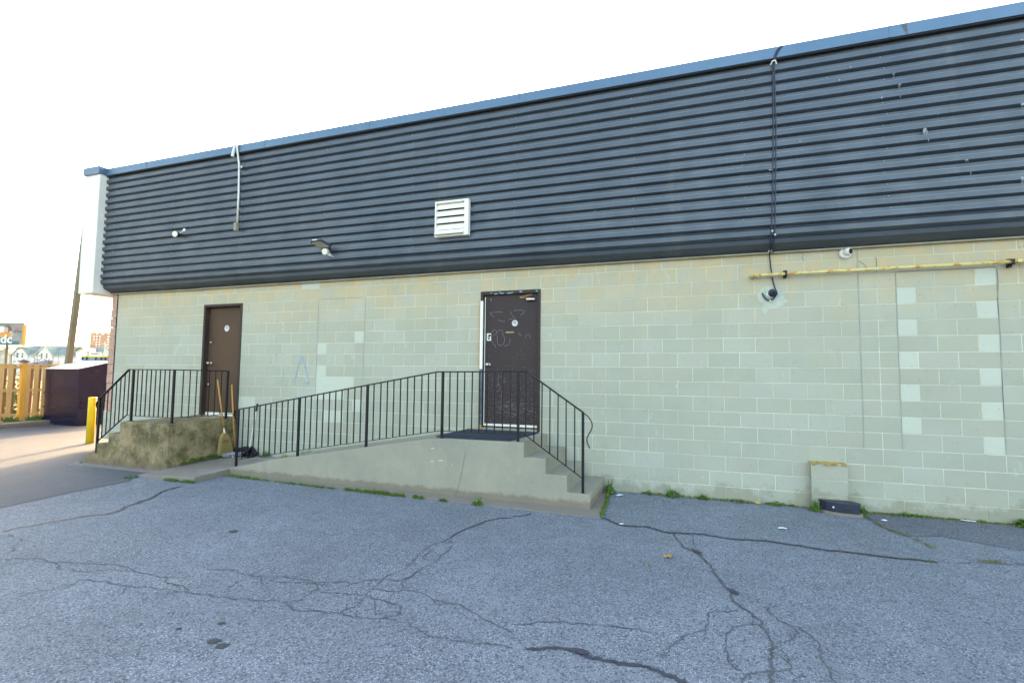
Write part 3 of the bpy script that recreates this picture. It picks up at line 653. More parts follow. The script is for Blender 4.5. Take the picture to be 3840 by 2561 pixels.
scrawl('graffiti', [[(-0.876, 2.679), (-0.778, 2.689), (-0.649, 2.693), (-0.654, 2.677)], [(-0.867, 2.671), (-0.794, 2.606)], [(-0.723, 2.562), (-0.669, 2.536), (-0.604, 2.533)], [(-0.449, 2.683), (-0.458, 2.712), (-0.23, 2.701), (-0.349, 2.622)], [(-0.514, 2.693), (-0.505, 2.66), (-0.435, 2.584)], [(-.56, 2.56), (-.50, 2.575), (-.44, 2.58)]], .009, .0305, M['chalk_blue'], leaf2)
scrawl('graffiti', [[(-0.827, 2.36), (-0.8, 2.402), (-0.747, 2.392), (-0.737, 2.334), (-0.808, 2.31)], [(-0.737, 2.309), (-0.726, 2.152), (-0.665, 2.139), (-0.613, 2.183), (-0.605, 2.249), (-0.614, 2.291)], [(-0.612, 2.142), (-0.551, 2.146), (-0.517, 2.199), (-0.513, 2.256)], [(-0.825, 2.227), (-0.815, 2.186), (-0.775, 2.16), (-0.757, 2.11)], [(-0.252, 2.261), (-0.252, 2.31), (-0.201, 2.325), (-0.167, 2.284), (-0.201, 2.256)], [(-0.38, 2.336), (-0.337, 2.335), (-0.354, 2.303), (-0.311, 2.298)], [(-0.747, 2.367), (-0.685, 2.399), (-0.633, 2.39), (-0.65, 2.349), (-0.623, 2.299)]], .0045, .0305, M['chalk'], leaf2)
sc_ = MB(); rs = random.Random(11)
def scratch(x, z, L, a, w):
    dx, dz = math.cos(a) * L / 2, math.sin(a) * L / 2; nx, nz = -math.sin(a) * w / 2, math.cos(a) * w / 2
    sc_.quad((x - dx, .0302, z - dz), (x + nx, .0302, z + nz), (x + dx, .0302, z + dz), (x - nx, .0302, z - nz))
for _ in range(520):
    z_ = .9 + abs(rs.gauss(0, .55)); 
    if z_ > 2.85: continue
    scratch(rs.uniform(-.93, -.07), z_, rs.uniform(.006, .03), rs.choice([0, 0, .3, -.4, 1.4]) + rs.gauss(0, .25), rs.uniform(.002, .005))
for _ in range(120): scratch(rs.gauss(-.42, .17), rs.gauss(1.14, .07), rs.uniform(.03, .13), rs.gauss(0, .22), rs.uniform(.002, .004))
for v in (): pass
sc_.v = [(min(max(x, -.945), -.062), y, max(z, .90)) for x, y, z in sc_.v]
sc_.build('scratches', M['chalk'], leaf2, kind='stuff')
scrawl('graffiti', [[(-.70, 1.70), (-.72, 1.55), (-.66, 1.44), (-.74, 1.40)], [(-.60, 1.63), (-.64, 1.45), (-.66, 1.2), (-.67, 1.08)], [(-.64, 1.55), (-.57, 1.57)], [(-.78, 1.48), (-.69, 1.52)]], .0035, .0305, M['chalk'], leaf2)
fm = MB()
for x, z_, w, h in ((-.83, 3.004, .055, .016), (-.68, 3.002, .05, .018), (-.47, 2.998, .045, .014), (-.06, 3.0, .05, .02)): fm.lathe([(h, 0), (h, .0012)], (x, -.0125, z_), (0, -1, 0), 10)
fm.build('pen_marks', M['teal'], f2, kind='stuff')
fm = MB()
for x, z_, w, h in ((-.78, 2.982, .06, .016), (-.67, 2.985, .06, .014), (-.56, 2.985, .08, .016), (-.35, 3.0, .05, .022)): fm.box((x, -.0135, z_ - h / 2), (x + w, -.0122, z_ + h / 2))
fm.build('pen_marks', M['lilac'], f2, kind='stuff')
# wall graffiti and patches
scrawl('graffiti', [[(-4.79, 1.471), (-4.726, 1.609), (-4.665, 1.815), (-4.597, 2.02), (-4.531, 1.815), (-4.459, 1.612), (-4.425, 1.477), (-4.47, 1.47), (-4.53, 1.487)]], .028, -.0042, M['blue_spray'], wall)
scrawl('graffiti', [[(-5.23, 2.02), (-5.17, 2.016)], [(-5.20, 2.018), (-5.197, 1.93), (-5.195, 1.88)], [(-5.08, 2.024), (-5.02, 2.02)], [(-5.04, 1.72), (-5.02, 1.60), (-5.015, 1.50)], [(-5.38, 1.86), (-5.33, 1.87)], [(-4.66, 1.23), (-4.655, 1.19)], [(-4.62, 1.24), (-4.56, 1.235)]], .016, -.0042, M['blue_spray'], wall)
pm = MB()
def patch(pts, y=-.0040): pm.quad(*[(x, y, z) for x, z in pts])
patch([(3.12, 2.87), (3.17, 2.91), (3.26, 2.93), (3.30, 2.90), (3.37, 2.84), (3.42, 2.78), (3.40, 2.74), (3.46, 2.71), (3.40, 2.65), (3.30, 2.60), (3.22, 2.60), (3.17, 2.53), (3.13, 2.60), (3.16, 2.67), (3.10, 2.72), (3.08, 2.79)])
for x, z_, w, h in ((3.40, 2.46, .05, .010), (2.04, 1.60, .018, .03), (2.015, 1.54, .02, .025), (.16, 2.30, .03, .035), (4.05, 2.66, .03, .05), (-5.98, 2.92, .02, .06)):
    patch([(x - w, z_ - h), (x + w * .3, z_ - h * .6), (x + w, z_ + h), (x - w * .2, z_ + h * .7)])
pm.build('paint_splashes', mottled('thin_white_paint', (0.50, 0.53, 0.43), (0.42, 0.45, 0.36), 14, 0.9), wall, kind='stuff')

# paint splats and bird droppings on the cladding
dm = MB(); rs = random.Random(8)
for x, z_, w, h in ((4.651,5.5,.05,.05),(4.702,5.362,.035,.06),(4.192,5.671,.02,.03),(4.515,5.202,.02,.05),(4.942,4.714,.06,.1),(4.975,4.591,.01,.06),(5.338,4.292,.045,.03),(5.37,4.125,.006,.04),(5.083,4.906,.008,.05),(5.917,5.661,.05,.025),(5.889,4.882,.04,.04),(5.848,3.996,.05,.07),(4.063,5.524,.012,.03),(3.242,4.437,.05,.02),(3.595,4.777,.01,.03),(4.708,5.195,.006,.08),(3.921,5.58,.01,.02),(-.8,5.651,.01,.03),(-.77,5.859,.02,.006),(.9,4.1,.01,.03),(-6.9,5.1,.012,.02),(-5.2,5.35,.008,.03)):
    n = 9; pts = [(x + math.cos(6.283 * i / n) * w * .5 * rs.uniform(.5, 1.1), YC - .0015, z_ + math.sin(6.283 * i / n) * h * .5 * rs.uniform(.5, 1.1)) for i in range(n)]
    dm.quad(*pts)
    if w > .03:
        for _ in range(3): xx = x + rs.uniform(-.4, .4) * w; dm.quad((xx, YC - .0015, z_), (xx + .007, YC - .0015, z_), (xx + .004, YC - .0015, z_ - h * rs.uniform(.8, 1.3)))
dm.build('paint_splats', mottled('pale_splat', (0.36, 0.38, 0.38), (0.22, 0.25, 0.28), 60, 0.8), bld, kind='stuff')
MB().quad((4.765, -.2975, 6.10), (4.80, -.2985, 6.10), (4.80, -.3025, 5.96), (4.785, -.3025, 5.96)).quad((4.74, -.3005, 6.09), (4.765, -.3005, 6.10), (4.795, -.3025, 5.99), (4.785, -.3025, 5.98)).build('rust_streak', mottled('faint_rust', (0.11, 0.09, 0.09), (0.09, 0.11, 0.15), 30, 0.6), bld)

# ================================================================ ramp, stoop, walk
ramp = thing('concrete_ramp', 'long grey concrete ramp rising to a landing with three steps down at the right', 'ramp', (-2, -0.6, 0))
rb_ = MB().prism([(-4.94, -1.178, -.1), (-4.94, -1.178, .098), (-4.1, -1.178, .290), (-2.66, -1.178, .535), (-1.30, -1.178, .765), (-1.0, -1.178, .785), (.113, -1.178, .79), (.113, -1.178, .600), (.41, -1.178, .600), (.41, -1.178, .402), (.695, -1.178, .402), (.695, -1.178, .192), (.992, -1.178, .192), (.992, -1.178, -.1)], (0, 1.172, 0))
rb_.build('ramp_and_steps', M['conc'], ramp, bevel=0.008)
MB().prism([(-4.60, -1.288, .014), (-3.54, -1.345, .014), (-2.67, -1.381, .014), (-.48, -1.45, .014), (1.155, -1.472, .014), (1.04, -.01, .014), (.994, -.01, .014), (.994, -1.180, .014), (-4.62, -1.180, .014)], (0, 0, -.08)).build('footing_strip', M['conc_top'], ramp)
scr = MB()
for x, z_, w in ((-1.25, .63, .05), (-1.13, .47, .07), (-1.25, .45, .04), (-.93, .42, .015)): scr.quad((x, -1.1795, z_), (x + w, -1.1795, z_ + .004), (x + w, -1.1795, z_ + .018), (x, -1.1795, z_ + .012))
scr.build('paint_scuffs', M['block_light'], ramp)
MB().tube([(-.72, -1.178, .62), (-.76, -1.179, .40), (-.80, -1.179, .22), (-.86, -1.179, .02)], .0025, 4).build('crack', M['crack'], ramp)
walk = struct(MB().prism([(-6.098, -1.84, .034), (-5.5, -1.845, .055), (-4.90, -1.818, .083), (-4.955, -1.178, .098), (-4.945, -.004, .100), (-6.098, -.004, .100)], (0, 0, -.16)).build('path', M['conc_top'], bevel=0.012), 'concrete slab between the stoop and the foot of the ramp')
stoop = thing('concrete_stoop', 'mossy stained concrete stoop with steps on its left below the plain brown door', 'steps', (-6.8, -0.7, 0))
MB().prism([(-6.10, -1.37, -.1), (-6.10, -1.37, .783), (-7.29, -1.37, .783), (-7.29, -1.37, .572), (-7.572, -1.37, .572), (-7.572, -1.37, .376), (-7.862, -1.37, .376), (-7.862, -1.37, .176), (-8.15, -1.37, .176), (-8.15, -1.37, -.1)], (0, 1.364, 0)).build('landing_and_steps', M['conc_moss'], stoop, bevel=0.014)
MB().prism([(-7.12, -.16, .812), (-7.12, -.006, .812), (-7.12, -.006, .77), (-7.12, -.24, .77)], (1.02, 0, 0)).build('door_sill', M['conc_moss'], stoop)
MB().prism([(-8.34, -1.385, .016), (-6.14, -1.385, .016), (-6.13, -1.545, .016), (-8.30, -1.50, .016)], (0, 0, -.08)).build('footing_strip', M['conc_top'], stoop)

# ================================================================ railings
def railing(name, label, y, top, bottom, posts, counts, loc):
    r = thing(name, label, 'railing', loc)
    return r
def lerp_line(line, x):
    for (x0, z0), (x1, z1) in zip(line, line[1:]):
        if x0 <= x <= x1: return z0 + (z1 - z0) * (x - x0) / (x1 - x0)
    return line[-1][1] if x > line[-1][0] else line[0][1]
def rail_top(pts, parent, w=.040, h=.018):
    for a, b in zip(pts, pts[1:]): MB().bar(a, b, w, h).build('top_rail', M['rail'], parent, bevel=0.003)
def flat_scroll(pts, parent, mat='rail', w=.036, th=.008):
    P_ = [Vector(p) for p in pts]
    for _ in range(2):
        Q = [P_[0]]
        for a, b in zip(P_, P_[1:]): Q += [a * .75 + b * .25, a * .25 + b * .75]
        Q.append(P_[-1]); P_ = Q
    m_ = MB(); 
    nrm = []
    for i in range(len(P_)):
        t_ = (P_[min(i+1, len(P_)-1)] - P_[max(i-1, 0)]).normalized(); nrm.append(Vector((-t_.z, 0, t_.x)))
    for i, p in enumerate(P_):
        for sgn in (-1, 1):
            for yy in (-w/2, w/2): m_.v.append(tuple(p + nrm[i] * th / 2 * sgn + Vector((0, yy, 0))))
    for i in range(len(P_) - 1):
        a = 4 * i; b = a + 4
        for q, w_ in ((0, 1), (1, 3), (3, 2), (2, 0)): m_.f.append((a + q, a + w_, b + w_, b + q))
    m_.f.append((0, 2, 3, 1)); e = 4 * (len(P_) - 1); m_.f.append((e, e+1, e+3, e+2))
    return m_.build('scroll_end', M[mat], parent)

rr = thing('ramp_railing', 'long black steel railing along the front edge of the ramp and its steps', 'railing', (-2, -1.12, 0))
Yr = -1.12
top = [(-4.885, 1.052), (-1.197, 1.708), (.128, 1.722), (.90, 1.200)]
bot = [(-4.86, .236), (-3.62, .458), (-2.358, .672), (-1.15, .880), (.105, .888), (.885, .372)]
posts = [(-4.86, .13), (-3.616, .365), (-2.362, .575), (-1.115, .775), (.014, .785), (.888, .19)]
for x, zb_ in posts:
    MB().box((x - .016, Yr - .016, zb_), (x + .016, Yr + .016, lerp_line(top, x) - .004)).build('post', M['rail'], rr, bevel=0.002)
for (xa, _), (xb, _), n in zip(posts, posts[1:], (10, 10, 10, 9, 7)):
    for i in range(1, n + 1):
        x = xa + (xb - xa) * i / (n + 1) + rb.uniform(-.003, .003)
        bend = rb.uniform(-.003, .003)
        MB().bar((x, Yr, lerp_line(bot, x)), (x + bend, Yr, lerp_line(top, x) - .006), .0135, .0135, (0, 1, 0)).build('baluster', M['rail'], rr)
rail_top([(x, Yr, z_) for x, z_ in top], rr)
for (xa, za), (xb, zb_) in zip(bot, bot[1:]): MB().bar((xa, Yr, za), (xb, Yr, zb_), .026, .009).build('bottom_rail', M['rail'], rr)
flat_scroll([(-4.86, Yr, 1.055), (-4.92, Yr, 1.05), (-4.955, Yr, .99), (-4.93, Yr, .93), (-4.89, Yr, .88), (-4.885, Yr, .82)], rr)
s_ = MB(); pts = [(.895, Yr, 1.20), (.96, Yr, 1.155), (1.01, Yr, 1.07), (1.00, Yr, .99), (.94, Yr, .90), (.935, Yr, .84), (.975, Yr, .755)]
P_ = [Vector(p) for p in pts]
for _ in range(2):
    Q = [P_[0]]
    for a, b in zip(P_, P_[1:]): Q += [a * .75 + b * .25, a * .25 + b * .75]
    Q.append(P_[-1]); P_ = Q
s_.tube(P_, .008, 8).build('scroll_end', M['rail_rust'], rr, smooth=True)

rm = MB()
for x, zb_ in posts[1:]:
    n = 12; rs_ = random.Random(int(x * 100)); rm.quad(*[(x + math.cos(6.283 * k / n) * .034 * rs_.uniform(.6, 1.2), Yr + math.sin(6.283 * k / n) * .030 * rs_.uniform(.6, 1.2), lerp_line([(-4.94, .098), (-4.1, .290), (-2.66, .535), (-1.30, .765), (-1.0, .785), (.112, .79), (.70, .192), (.99, .192)], x + math.cos(6.283 * k / n) * .034) + .002) for k in range(n)])
rm.build('rust_stains', mottled('rust_stain', (0.20, 0.13, 0.08), (0.26, 0.21, 0.15), 40, 0.9), ramp, kind='stuff')
lr = thing('stoop_railing', 'shorter black steel railing wrapping the mossy stoop and its left steps', 'railing', (-7.2, -1.22, 0))
Yl = -1.22; XE = -6.19
top = [(-8.125, 1.135), (-7.365, 1.700), (XE + .01, 1.700)]; bot = [(-8.10, .372), (-7.37, .880), (XE, .872)]
posts = [(-8.10, .176), (-7.245, .783), (-6.235, .783)]
for x, zb_ in posts:
    MB().box((x - .017, Yl - .017, zb_), (x + .017, Yl + .017, lerp_line(top, x) - .004)).build('post', M['rail'], lr, bevel=0.002)
    MB().box((x - .05, Yl - .04, zb_ - .001), (x + .05, Yl + .04, zb_ + .007)).build('base_plate', M['rail'], lr)
for (xa, _), (xb, _), n in zip(posts, posts[1:], (7, 8)):
    for i in range(1, n + 1):
        x = xa + (xb - xa) * i / (n + 1)
        MB().bar((x, Yl, lerp_line(bot, x)), (x, Yl, lerp_line(top, x) - .006), .0135, .0135, (0, 1, 0)).build('baluster', M['rail'], lr)
rail_top([(x, Yl, z_) for x, z_ in top] + [], lr)
for (xa, za), (xb, zb_) in zip(bot, bot[1:]): MB().bar((xa, Yl, za), (xb, Yl, zb_), .026, .009).build('bottom_rail', M['rail'], lr)
MB().bar((XE, Yl - .01, 1.7), (XE + .02, -.19, 1.69), .04, .018).build('top_rail', M['rail'], lr, bevel=.003)
MB().bar((XE, Yl, .872), (XE + .02, -.02, .866), .026, .009).build('bottom_rail', M['rail'], lr)
x = XE + .02
MB().box((x - .017, -.22, .783), (x + .017, -.186, 1.68)).build('post', M['rail'], lr, bevel=0.002); MB().box((x - .05, -.24, .782), (x + .05, -.166, .79)).build('base_plate', M['rail'], lr)
for i in range(1, 8):
    y = Yl + (-.20 - Yl) * i / 8; MB().box((x - .012 - .0065, y - .0065, .87), (x - .012 + .0065, y + .0065, 1.69)).build('baluster', M['rail'], lr)
flat_scroll([(-8.10, Yl, 1.14), (-8.165, Yl, 1.10), (-8.175, Yl, 1.03), (-8.135, Yl, .97), (-8.12, Yl, .92), (-8.145, Yl, .865)], lr)

# ================================================================ things on the wall
v = thing('louvre_vent', 'square white metal louvre vent on the dark cladding above the scratched door', 'vent', (-1.41, -.30, 4.2))
x0, x1, z0, z1 = -1.712, -1.114, 3.90, 4.49
yv = -.262
fm = MB(); yo = -.345
fm.box((x0, yo, z0), (x0 + .022, yv, z1)); fm.box((x1 - .072, yo, z0), (x1, yv, z1)); fm.box((x0 + .022, yo, z1 - .030), (x1 - .072, yv, z1)); fm.box((x0 + .022, yo, z0), (x1 - .072, yv, z0 + .03))
fm.build('frame', M['white_metal'], v, bevel=.003)
MB().prism([(x0 + .023, yo - .02, z0 + .028), (x0 + .023, yo - .06, z0 + .028), (x0 + .023, yo - .062, z0 + .034), (x0 + .023, yo - .0, z0 + .105), (x0 + .023, yv, z0 + .105), (x0 + .023, yv, z0 + .031)], (x1 - x0 - .096, 0, 0)).build('sill_hood', M['white_metal'], v)
MB().box((x0 + .023, yv - .004, z0 + .107), (x1 - .074, yv, z1 - .032)).build('dark_throat', M['darkmetal'], v)
for i in range(4):
    zt = z1 - .036 - i * .1135
    MB().prism([(x0 + .026, yv - .030, zt + .004), (x0 + .026, yo + .016, zt - .072), (x0 + .026, yo + .010, zt - .096), (x0 + .026, yo + .014, zt - .097), (x0 + .026, yo + .022, zt - .074), (x0 + .026, yv - .024, zt - .002)], (x1 - x0 - .104, 0, 0)).build('louvre_blade', M['white_metal'], v)

def round_lamp(c, r, d, label, arm=None):
    t = thing('security_light', label, 'lamp', c); d = Vector(d).normalized(); m_ = MB()
    m_.lathe([(r * .45, -.085), (r * .85, -.07), (r * 1.0, -.02), (r * 1.04, 0)], c, d, 20).build('housing', M['white'] if not arm else M['black'], t, smooth=True)
    MB().lathe([(r, .001), (r * .9, .008), (r * .5, .012)], c, d, 20).build('lens', M['lens'], t, smooth=True)
    b = Vector(c) - d * .07
    if arm: MB().tube([b, b + Vector((.03, .02, .03)), Vector(arm)], .012, 8).build('bracket', M['white'], t); MB().lathe([(.034, 0), (.034, .02), (.02, .03)], (arm[0], -.265, arm[2]), (0, -1, 0), 14).build('wall_plate', M['white'], t)
    else:
        MB().tube([b, b + Vector((.03, .05, -.03))], .014, 8).build('bracket', M['white'], t); MB().prism([tuple(Vector(c) + Vector(q)) for q in ((.05, .03, -.03), (.04, .03, -.055), (.125, .10, -.085))], (0, .01, 0)).build('bracket_tail', M['white'], t)
    return t
round_lamp((-3.843, -.395, 3.803), .060, (.02, -.98, -.15), 'round white security light under the slim flat floodlight')
round_lamp((-7.575, -.360, 4.437), .062, (.24, -.95, -.10), 'lone round white security light on cladding left of the grey conduit', (-7.43, -.27, 4.53))
fl = thing('led_floodlight', 'slim black flat floodlight tilted down, on cladding above a round lamp', 'lamp', (-3.87, -.40, 3.93))
hx = [(-4.035, -.62, 3.925), (-3.93, -.66, 3.905), (-3.73, -.62, 3.885), (-3.67, -.43, 3.872), (-3.79, -.36, 3.93), (-3.97, -.44, 3.955)]
MB().prism([(-4.075, -.50, 3.95), (-3.93, -.40, 3.862), (-3.72, -.40, 3.862), (-3.695, -.42, 3.875), (-3.82, -.54, 3.962), (-4.02, -.54, 3.962)], (0, .030, .034)).build('body', M['blackblue'], fl, bevel=.005)
MB().prism([(-4.045, -.503, 3.944), (-3.925, -.422, 3.872), (-3.735, -.422, 3.872), (-3.722, -.432, 3.880), (-3.83, -.525, 3.953), (-4.005, -.525, 3.953)], (0, -.004, -.005)).build('led_panel', M['led'], fl)
MB().box((-3.99, -.545, 3.975), (-3.90, -.53, 3.995)).build('label_plate', M['white'], fl)
MB().tube([(-3.83, -.42, 3.95), (-3.82, -.34, 3.90), (-3.815, -.262, 3.86)], .014, 8).build('bracket', M['black'], fl)

cd = thing('grey_conduit', 'pale vertical conduit pipe hanging from the coping down the cladding at left', 'pipe', (-6.02, -.30, 5))
MB().tube([(-6.075, -.325, 6.13), (-6.070, -.325, 6.02), (-6.035, -.292, 5.70), (-6.018, -.288, 5.12), (-6.015, -.29, 4.55)], .0175, 10).build('pipe', M['white'], cd, smooth=True)
MB().box((-6.055, -.335, 4.39), (-5.995, -.27, 4.55)).build('junction_box', M['flash'], cd, bevel=.006)
MB().tube([(-6.12, -.33, 6.10), (-6.135, -.345, 5.98), (-6.155, -.345, 5.86)], [.024, .024, .03], 10).build('short_stub', M['white'], cd)
for z_ in (5.62, 4.78): MB().box((-6.05, -.305, z_), (-5.975, -.262, z_ + .018)).build('pipe_clip', M['flash'], cd)
MB().lathe([(.022, 0), (.022, .04), (.008, .045)], (-5.965, -.262, 5.65), (0, -1, 0), 10).build('clip_head', M['chrome'], cd)

def cable(name, label, runs, r, clips):
    c = thing(name, label, 'cable', runs[0][len(runs[0]) // 2])
    for pts in runs: MB().tube(pts, r, 6).build('cable_run', M['blackblue'], c, smooth=True)
    for p in clips: MB().lathe([(.012, 0), (.012, .012), (.004, .016)], p, (0, -1, 0), 8).build('cable_clip', M['white'], c)
    return c
def sm(pts, n=2):
    P_ = [Vector(p) for p in pts]
    for _ in range(n):
        Q = [P_[0]]
        for a, b in zip(P_, P_[1:]): Q += [a * .75 + b * .25, a * .25 + b * .75]
        Q.append(P_[-1]); P_ = Q
    return P_
cable('black_cable', 'twin black cables dropping over the coping and down the cladding to the dark camera',
  [sm([(3.55, .0, 6.115), (3.44, -.28, 6.118), (3.36, -.312, 6.07), (3.315, -.315, 5.98), (3.295, -.30, 5.88)]) + [Vector((3.285, -.272, 5.0)), Vector((3.262, -.272, 4.2)), Vector((3.232, -.272, 3.57)), Vector((3.225, -.24, 3.48)), Vector((3.235, -.14, 3.40)), Vector((3.238, -.05, 3.36))] + sm([(3.238, -.035, 3.34), (3.258, -.02, 3.10), (3.29, -.02, 2.90), (3.325, -.03, 2.82), (3.28, -.035, 2.735), (3.215, -.025, 2.715), (3.165, -.02, 2.76), (3.142, -.015, 2.825)]),
   sm([(3.56, .0, 6.113), (3.45, -.28, 6.115), (3.375, -.312, 6.06), (3.335, -.315, 5.97), (3.310, -.30, 5.88)]) + [Vector((3.318, -.272, 5.0)), Vector((3.295, -.272, 4.2)), Vector((3.268, -.272, 3.55)), Vector((3.262, -.235, 3.47)), Vector((3.246, -.14, 3.395)), Vector((3.30, -.04, 3.372)), Vector((3.50, -.03, 3.374)), Vector((3.62, -.02, 3.385))]],
  .0085, [(3.24, -.285, 3.60), (3.272, -.283, 3.55), (3.23, -.06, 3.385), (3.258, -.06, 3.385), (3.262, -.028, 3.045), (3.235, -.035, 2.712)])
MB().tube([(3.27, -.285, 5.87), (3.285, -.325, 5.895), (3.32, -.325, 5.90), (3.34, -.29, 5.865)], .011, 6).build('cable_strap', M['white'], [o for o in COL.objects if o.name == 'black_cable'][0])

gp = thing('gas_pipe', 'rust-flecked yellow gas pipe running level along the wall at right', 'pipe', (4.5, -.08, 3.07))
MB().tube([(3.02, -.0, 3.052), (3.02, -.05, 3.054), (3.035, -.085, 3.056), (3.08, -.092, 3.057), (3.42, -.092, 3.060), (5.86, -.092, 3.072)], .0215, 12).build('pipe', M['gas'], gp, smooth=True)
MB().tube([(5.86, -.092, 3.072), (9.3, -.092, 3.080)], .0235, 12).build('pipe', M['gas'], gp, smooth=True); MB().tube([(5.84, -.092, 3.072), (5.88, -.092, 3.072)], .028, 12).build('coupling', M['gas'], gp)
MB().tube([(3.02, .0, 3.052), (3.022, -.06, 3.054), (3.05, -.092, 3.056), (3.10, -.092, 3.057)], .027, 12).build('elbow', M['gas'], gp, smooth=True)
for x in (3.42, 5.80, 8.2):
    MB().box((x - .018, -.05, 3.015), (x + .018, -.003, 3.115)).box((x - .012, -.125, 3.036), (x + .012, -.05, 3.044)).box((x - .012, -.125, 3.090), (x + .012, -.05, 3.098)).box((x - .012, -.125, 3.038), (x + .012, -.118, 3.096)).build('pipe_bracket', M['rail'], gp)

c1 = thing('dome_camera', 'white dome security camera on the block wall above the yellow pipe', 'camera', (4.13, 0, 3.31))
MB().lathe([(.072, .003), (.072, .022), (.066, .034), (.050, .040)], (4.13, 0, 3.305), (0, -1, 0), 28).build('base', M['white'], c1, smooth=True)
dv = Vector((.60, -.76, -.05)).normalized(); cc = Vector((4.145, -.055, 3.318))
m_ = MB(); m_.lathe([(.012, -.046), (.034, -.036), (.047, -.014), (.049, .010), (.044, .030), (.036, .042)], cc, dv, 24).build('eyeball', M['white'], c1, smooth=True)
MB().lathe([(.034, .0425), (.032, .0445), (.02, .0450)], cc, dv, 24).build('lens', M['glass'], c1)
c2 = thing('turret_camera', 'dark turret security camera in a looped cable below the yellow pipe', 'camera', (3.26, 0, 2.81))
MB().lathe([(.056, .003), (.056, .018), (.045, .026)], (3.245, 0, 2.80), (0, -1, 0), 24).build('base', M['white'], c2, smooth=True)
cc = Vector((3.262, -.065, 2.812)); dv = Vector((.12, -.90, -.30)).normalized()
MB().lathe([(.020, -.05), (.050, -.034), (.054, .0), (.052, .035), (.046, .042), (.030, .043)], cc, dv, 24).build('housing', M['blackblue'], c2, smooth=True)
MB().lathe([(.029, .0435), (.027, .0445)], cc + dv * .0, dv, 20).build('lens', M['black'], c2)

tb = thing('trim_board', 'narrow cream and blue strip standing against the scratched door frame', 'board', (-.99, -.03, .8))
MB().box((-1.012, -.032, 1.765), (-.966, -.0125, 2.872)).build('upper_strip', M['white_metal'], tb)
MB().box((-1.028, -.030, 1.765), (-1.0125, -.0045, 2.868)).build('orange_edge', M['wood_pole'], tb)
MB().box((-1.012, -.032, .872), (-.968, -.0125, 1.764)).build('lower_strip', M['chalk_blue'], tb)
MB().box((-1.012, -.032, .800), (-.970, -.0125, .871)).build('orange_foot', M['wood_pole'], tb); MB().box((-1.024, -.030, .80), (-1.0125, -.0045, 1.764)).build('orange_edge', M['flash'], tb)
tk = MB()
for i in range(40): tk.box((-1.0, -.0328, .90 + i * .021), (-.985 + (.006 if i % 5 == 0 else 0), -.0318, .902 + i * .021))
tk.build('tick_marks', M['black'], tb, kind='stuff')

# ================================================================ loose things
mt = tag(MB().prism([(-1.20, -1.135, .793), (-.66, -1.15, .793), (-.10, -1.14, .794), (.012, -.10, .794), (-1.18, -.08, .793)], (0, 0, .014)).build('door_mat', M['mat'], bevel=.004), 'dark blue-grey ribbed mat on the landing before the scratched door', 'mat')

br = thing('straw_broom', 'straw broom with yellow wooden handle leaning on the mossy stoop', 'broom', (-5.98, -.32, .1))
MB().tube([(-6.035, -.352, .60), (-6.07, -.508, 1.531)], [.0135, .0125], 10).build('handle', M['wood_pole'], br, smooth=True)
MB().tube([(-6.03, -.343, .53), (-6.034, -.350, .60), (-6.036, -.356, .63)], [.028, .020, .016], 10).build('neck_wire', M['chrome'], br)
hm = MB(); rs = random.Random(9)
for i in range(340):
    a = rs.uniform(-1, 1); b = rs.uniform(-1, 1)
    top_ = Vector((-6.03 + b * .012, -.343 + a * .022, .55)); sh = Vector((-6.025 + b * .026, -.343 + a * .085, .47)); mid = Vector((-6.02 + b * .028, -.340 + a * .105, .38))
    end = Vector((-6.0 + b * .045, -.328 + a * .150 + rs.uniform(-.012, .012), .115 + abs(a) * .07 * rs.random() + rs.uniform(0, .03)))
    hm.tube([top_, sh, mid, end], [.0035, .0035, .0032, .0018], 3, cap=False)
hm.build('bristles', M['straw'], br, kind='stuff')
for z_, w in ((.405, .104), (.392, .107), (.378, .110), (.362, .112)):
    n = 24; MB().tube([(-6.02 + .033 * math.sin(2 * math.pi * k / n), -.34 + w * math.cos(2 * math.pi * k / n), z_) for k in range(n + 1)], .0028, 4, cap=False).build('stitching', M['redthread'], br)
mp = thing('string_mop', 'grey string mop with thin wooden handle beside the straw broom', 'mop', (-5.96, -.2, .1))
MB().tube([(-6.01, -.10, .232), (-6.035, -.15, .70), (-6.075, -.19, 1.435)], [.0125, .0125, .012], 10).build('handle', M['wood_pole'], mp, smooth=True)
hm = MB(); rs = random.Random(4)
for i in range(90):
    p = Vector((-5.93 + rs.gauss(0, .07), -.30 + rs.gauss(0, .045), .11 + rs.random() * .05)); pts = [p]; a = rs.uniform(0, 6.28)
    for k in range(6):
        a += rs.uniform(-1, 1); p = p + Vector((math.cos(a) * .022, math.sin(a) * .022, rs.uniform(-.02, .02))); p.z = max(.106, min(.17, p.z)); pts.append(p)
    hm.tube(pts, .0055, 5)
hm.build('yarn_head', M['mop'], mp, kind='stuff')
dp = thing('lobby_dustpan', 'black upright dustpan with white pole handle against the block wall', 'dustpan', (-5.7, -.2, .1))
MB().prism([(-5.90, -.26, .104), (-5.50, -.24, .104), (-5.52, -.06, .105), (-5.86, -.05, .105)], (0, 0, .006)).build('pan_floor', M['black'], dp)
MB().prism([(-5.90, -.09, .108), (-5.86, -.045, .252), (-5.66, -.045, .272), (-5.50, -.06, .150), (-5.50, -.09, .108)], (0, .012, 0)).build('pan_back', M['black'], dp)
MB().prism([(-5.90, -.26, .11), (-5.885, -.06, .25), (-5.885, -.06, .11)], (.012, 0, 0)).prism([(-5.50, -.24, .11), (-5.515, -.06, .16), (-5.51, -.06, .11)], (-.012, 0, 0)).build('pan_side', M['black'], dp)
MB().prism([(-5.885, -.17, .17), (-5.885, -.06, .255), (-5.885, -.05, .25)], (.24, 0, 0)).build('pan_hood', M['black'], dp)
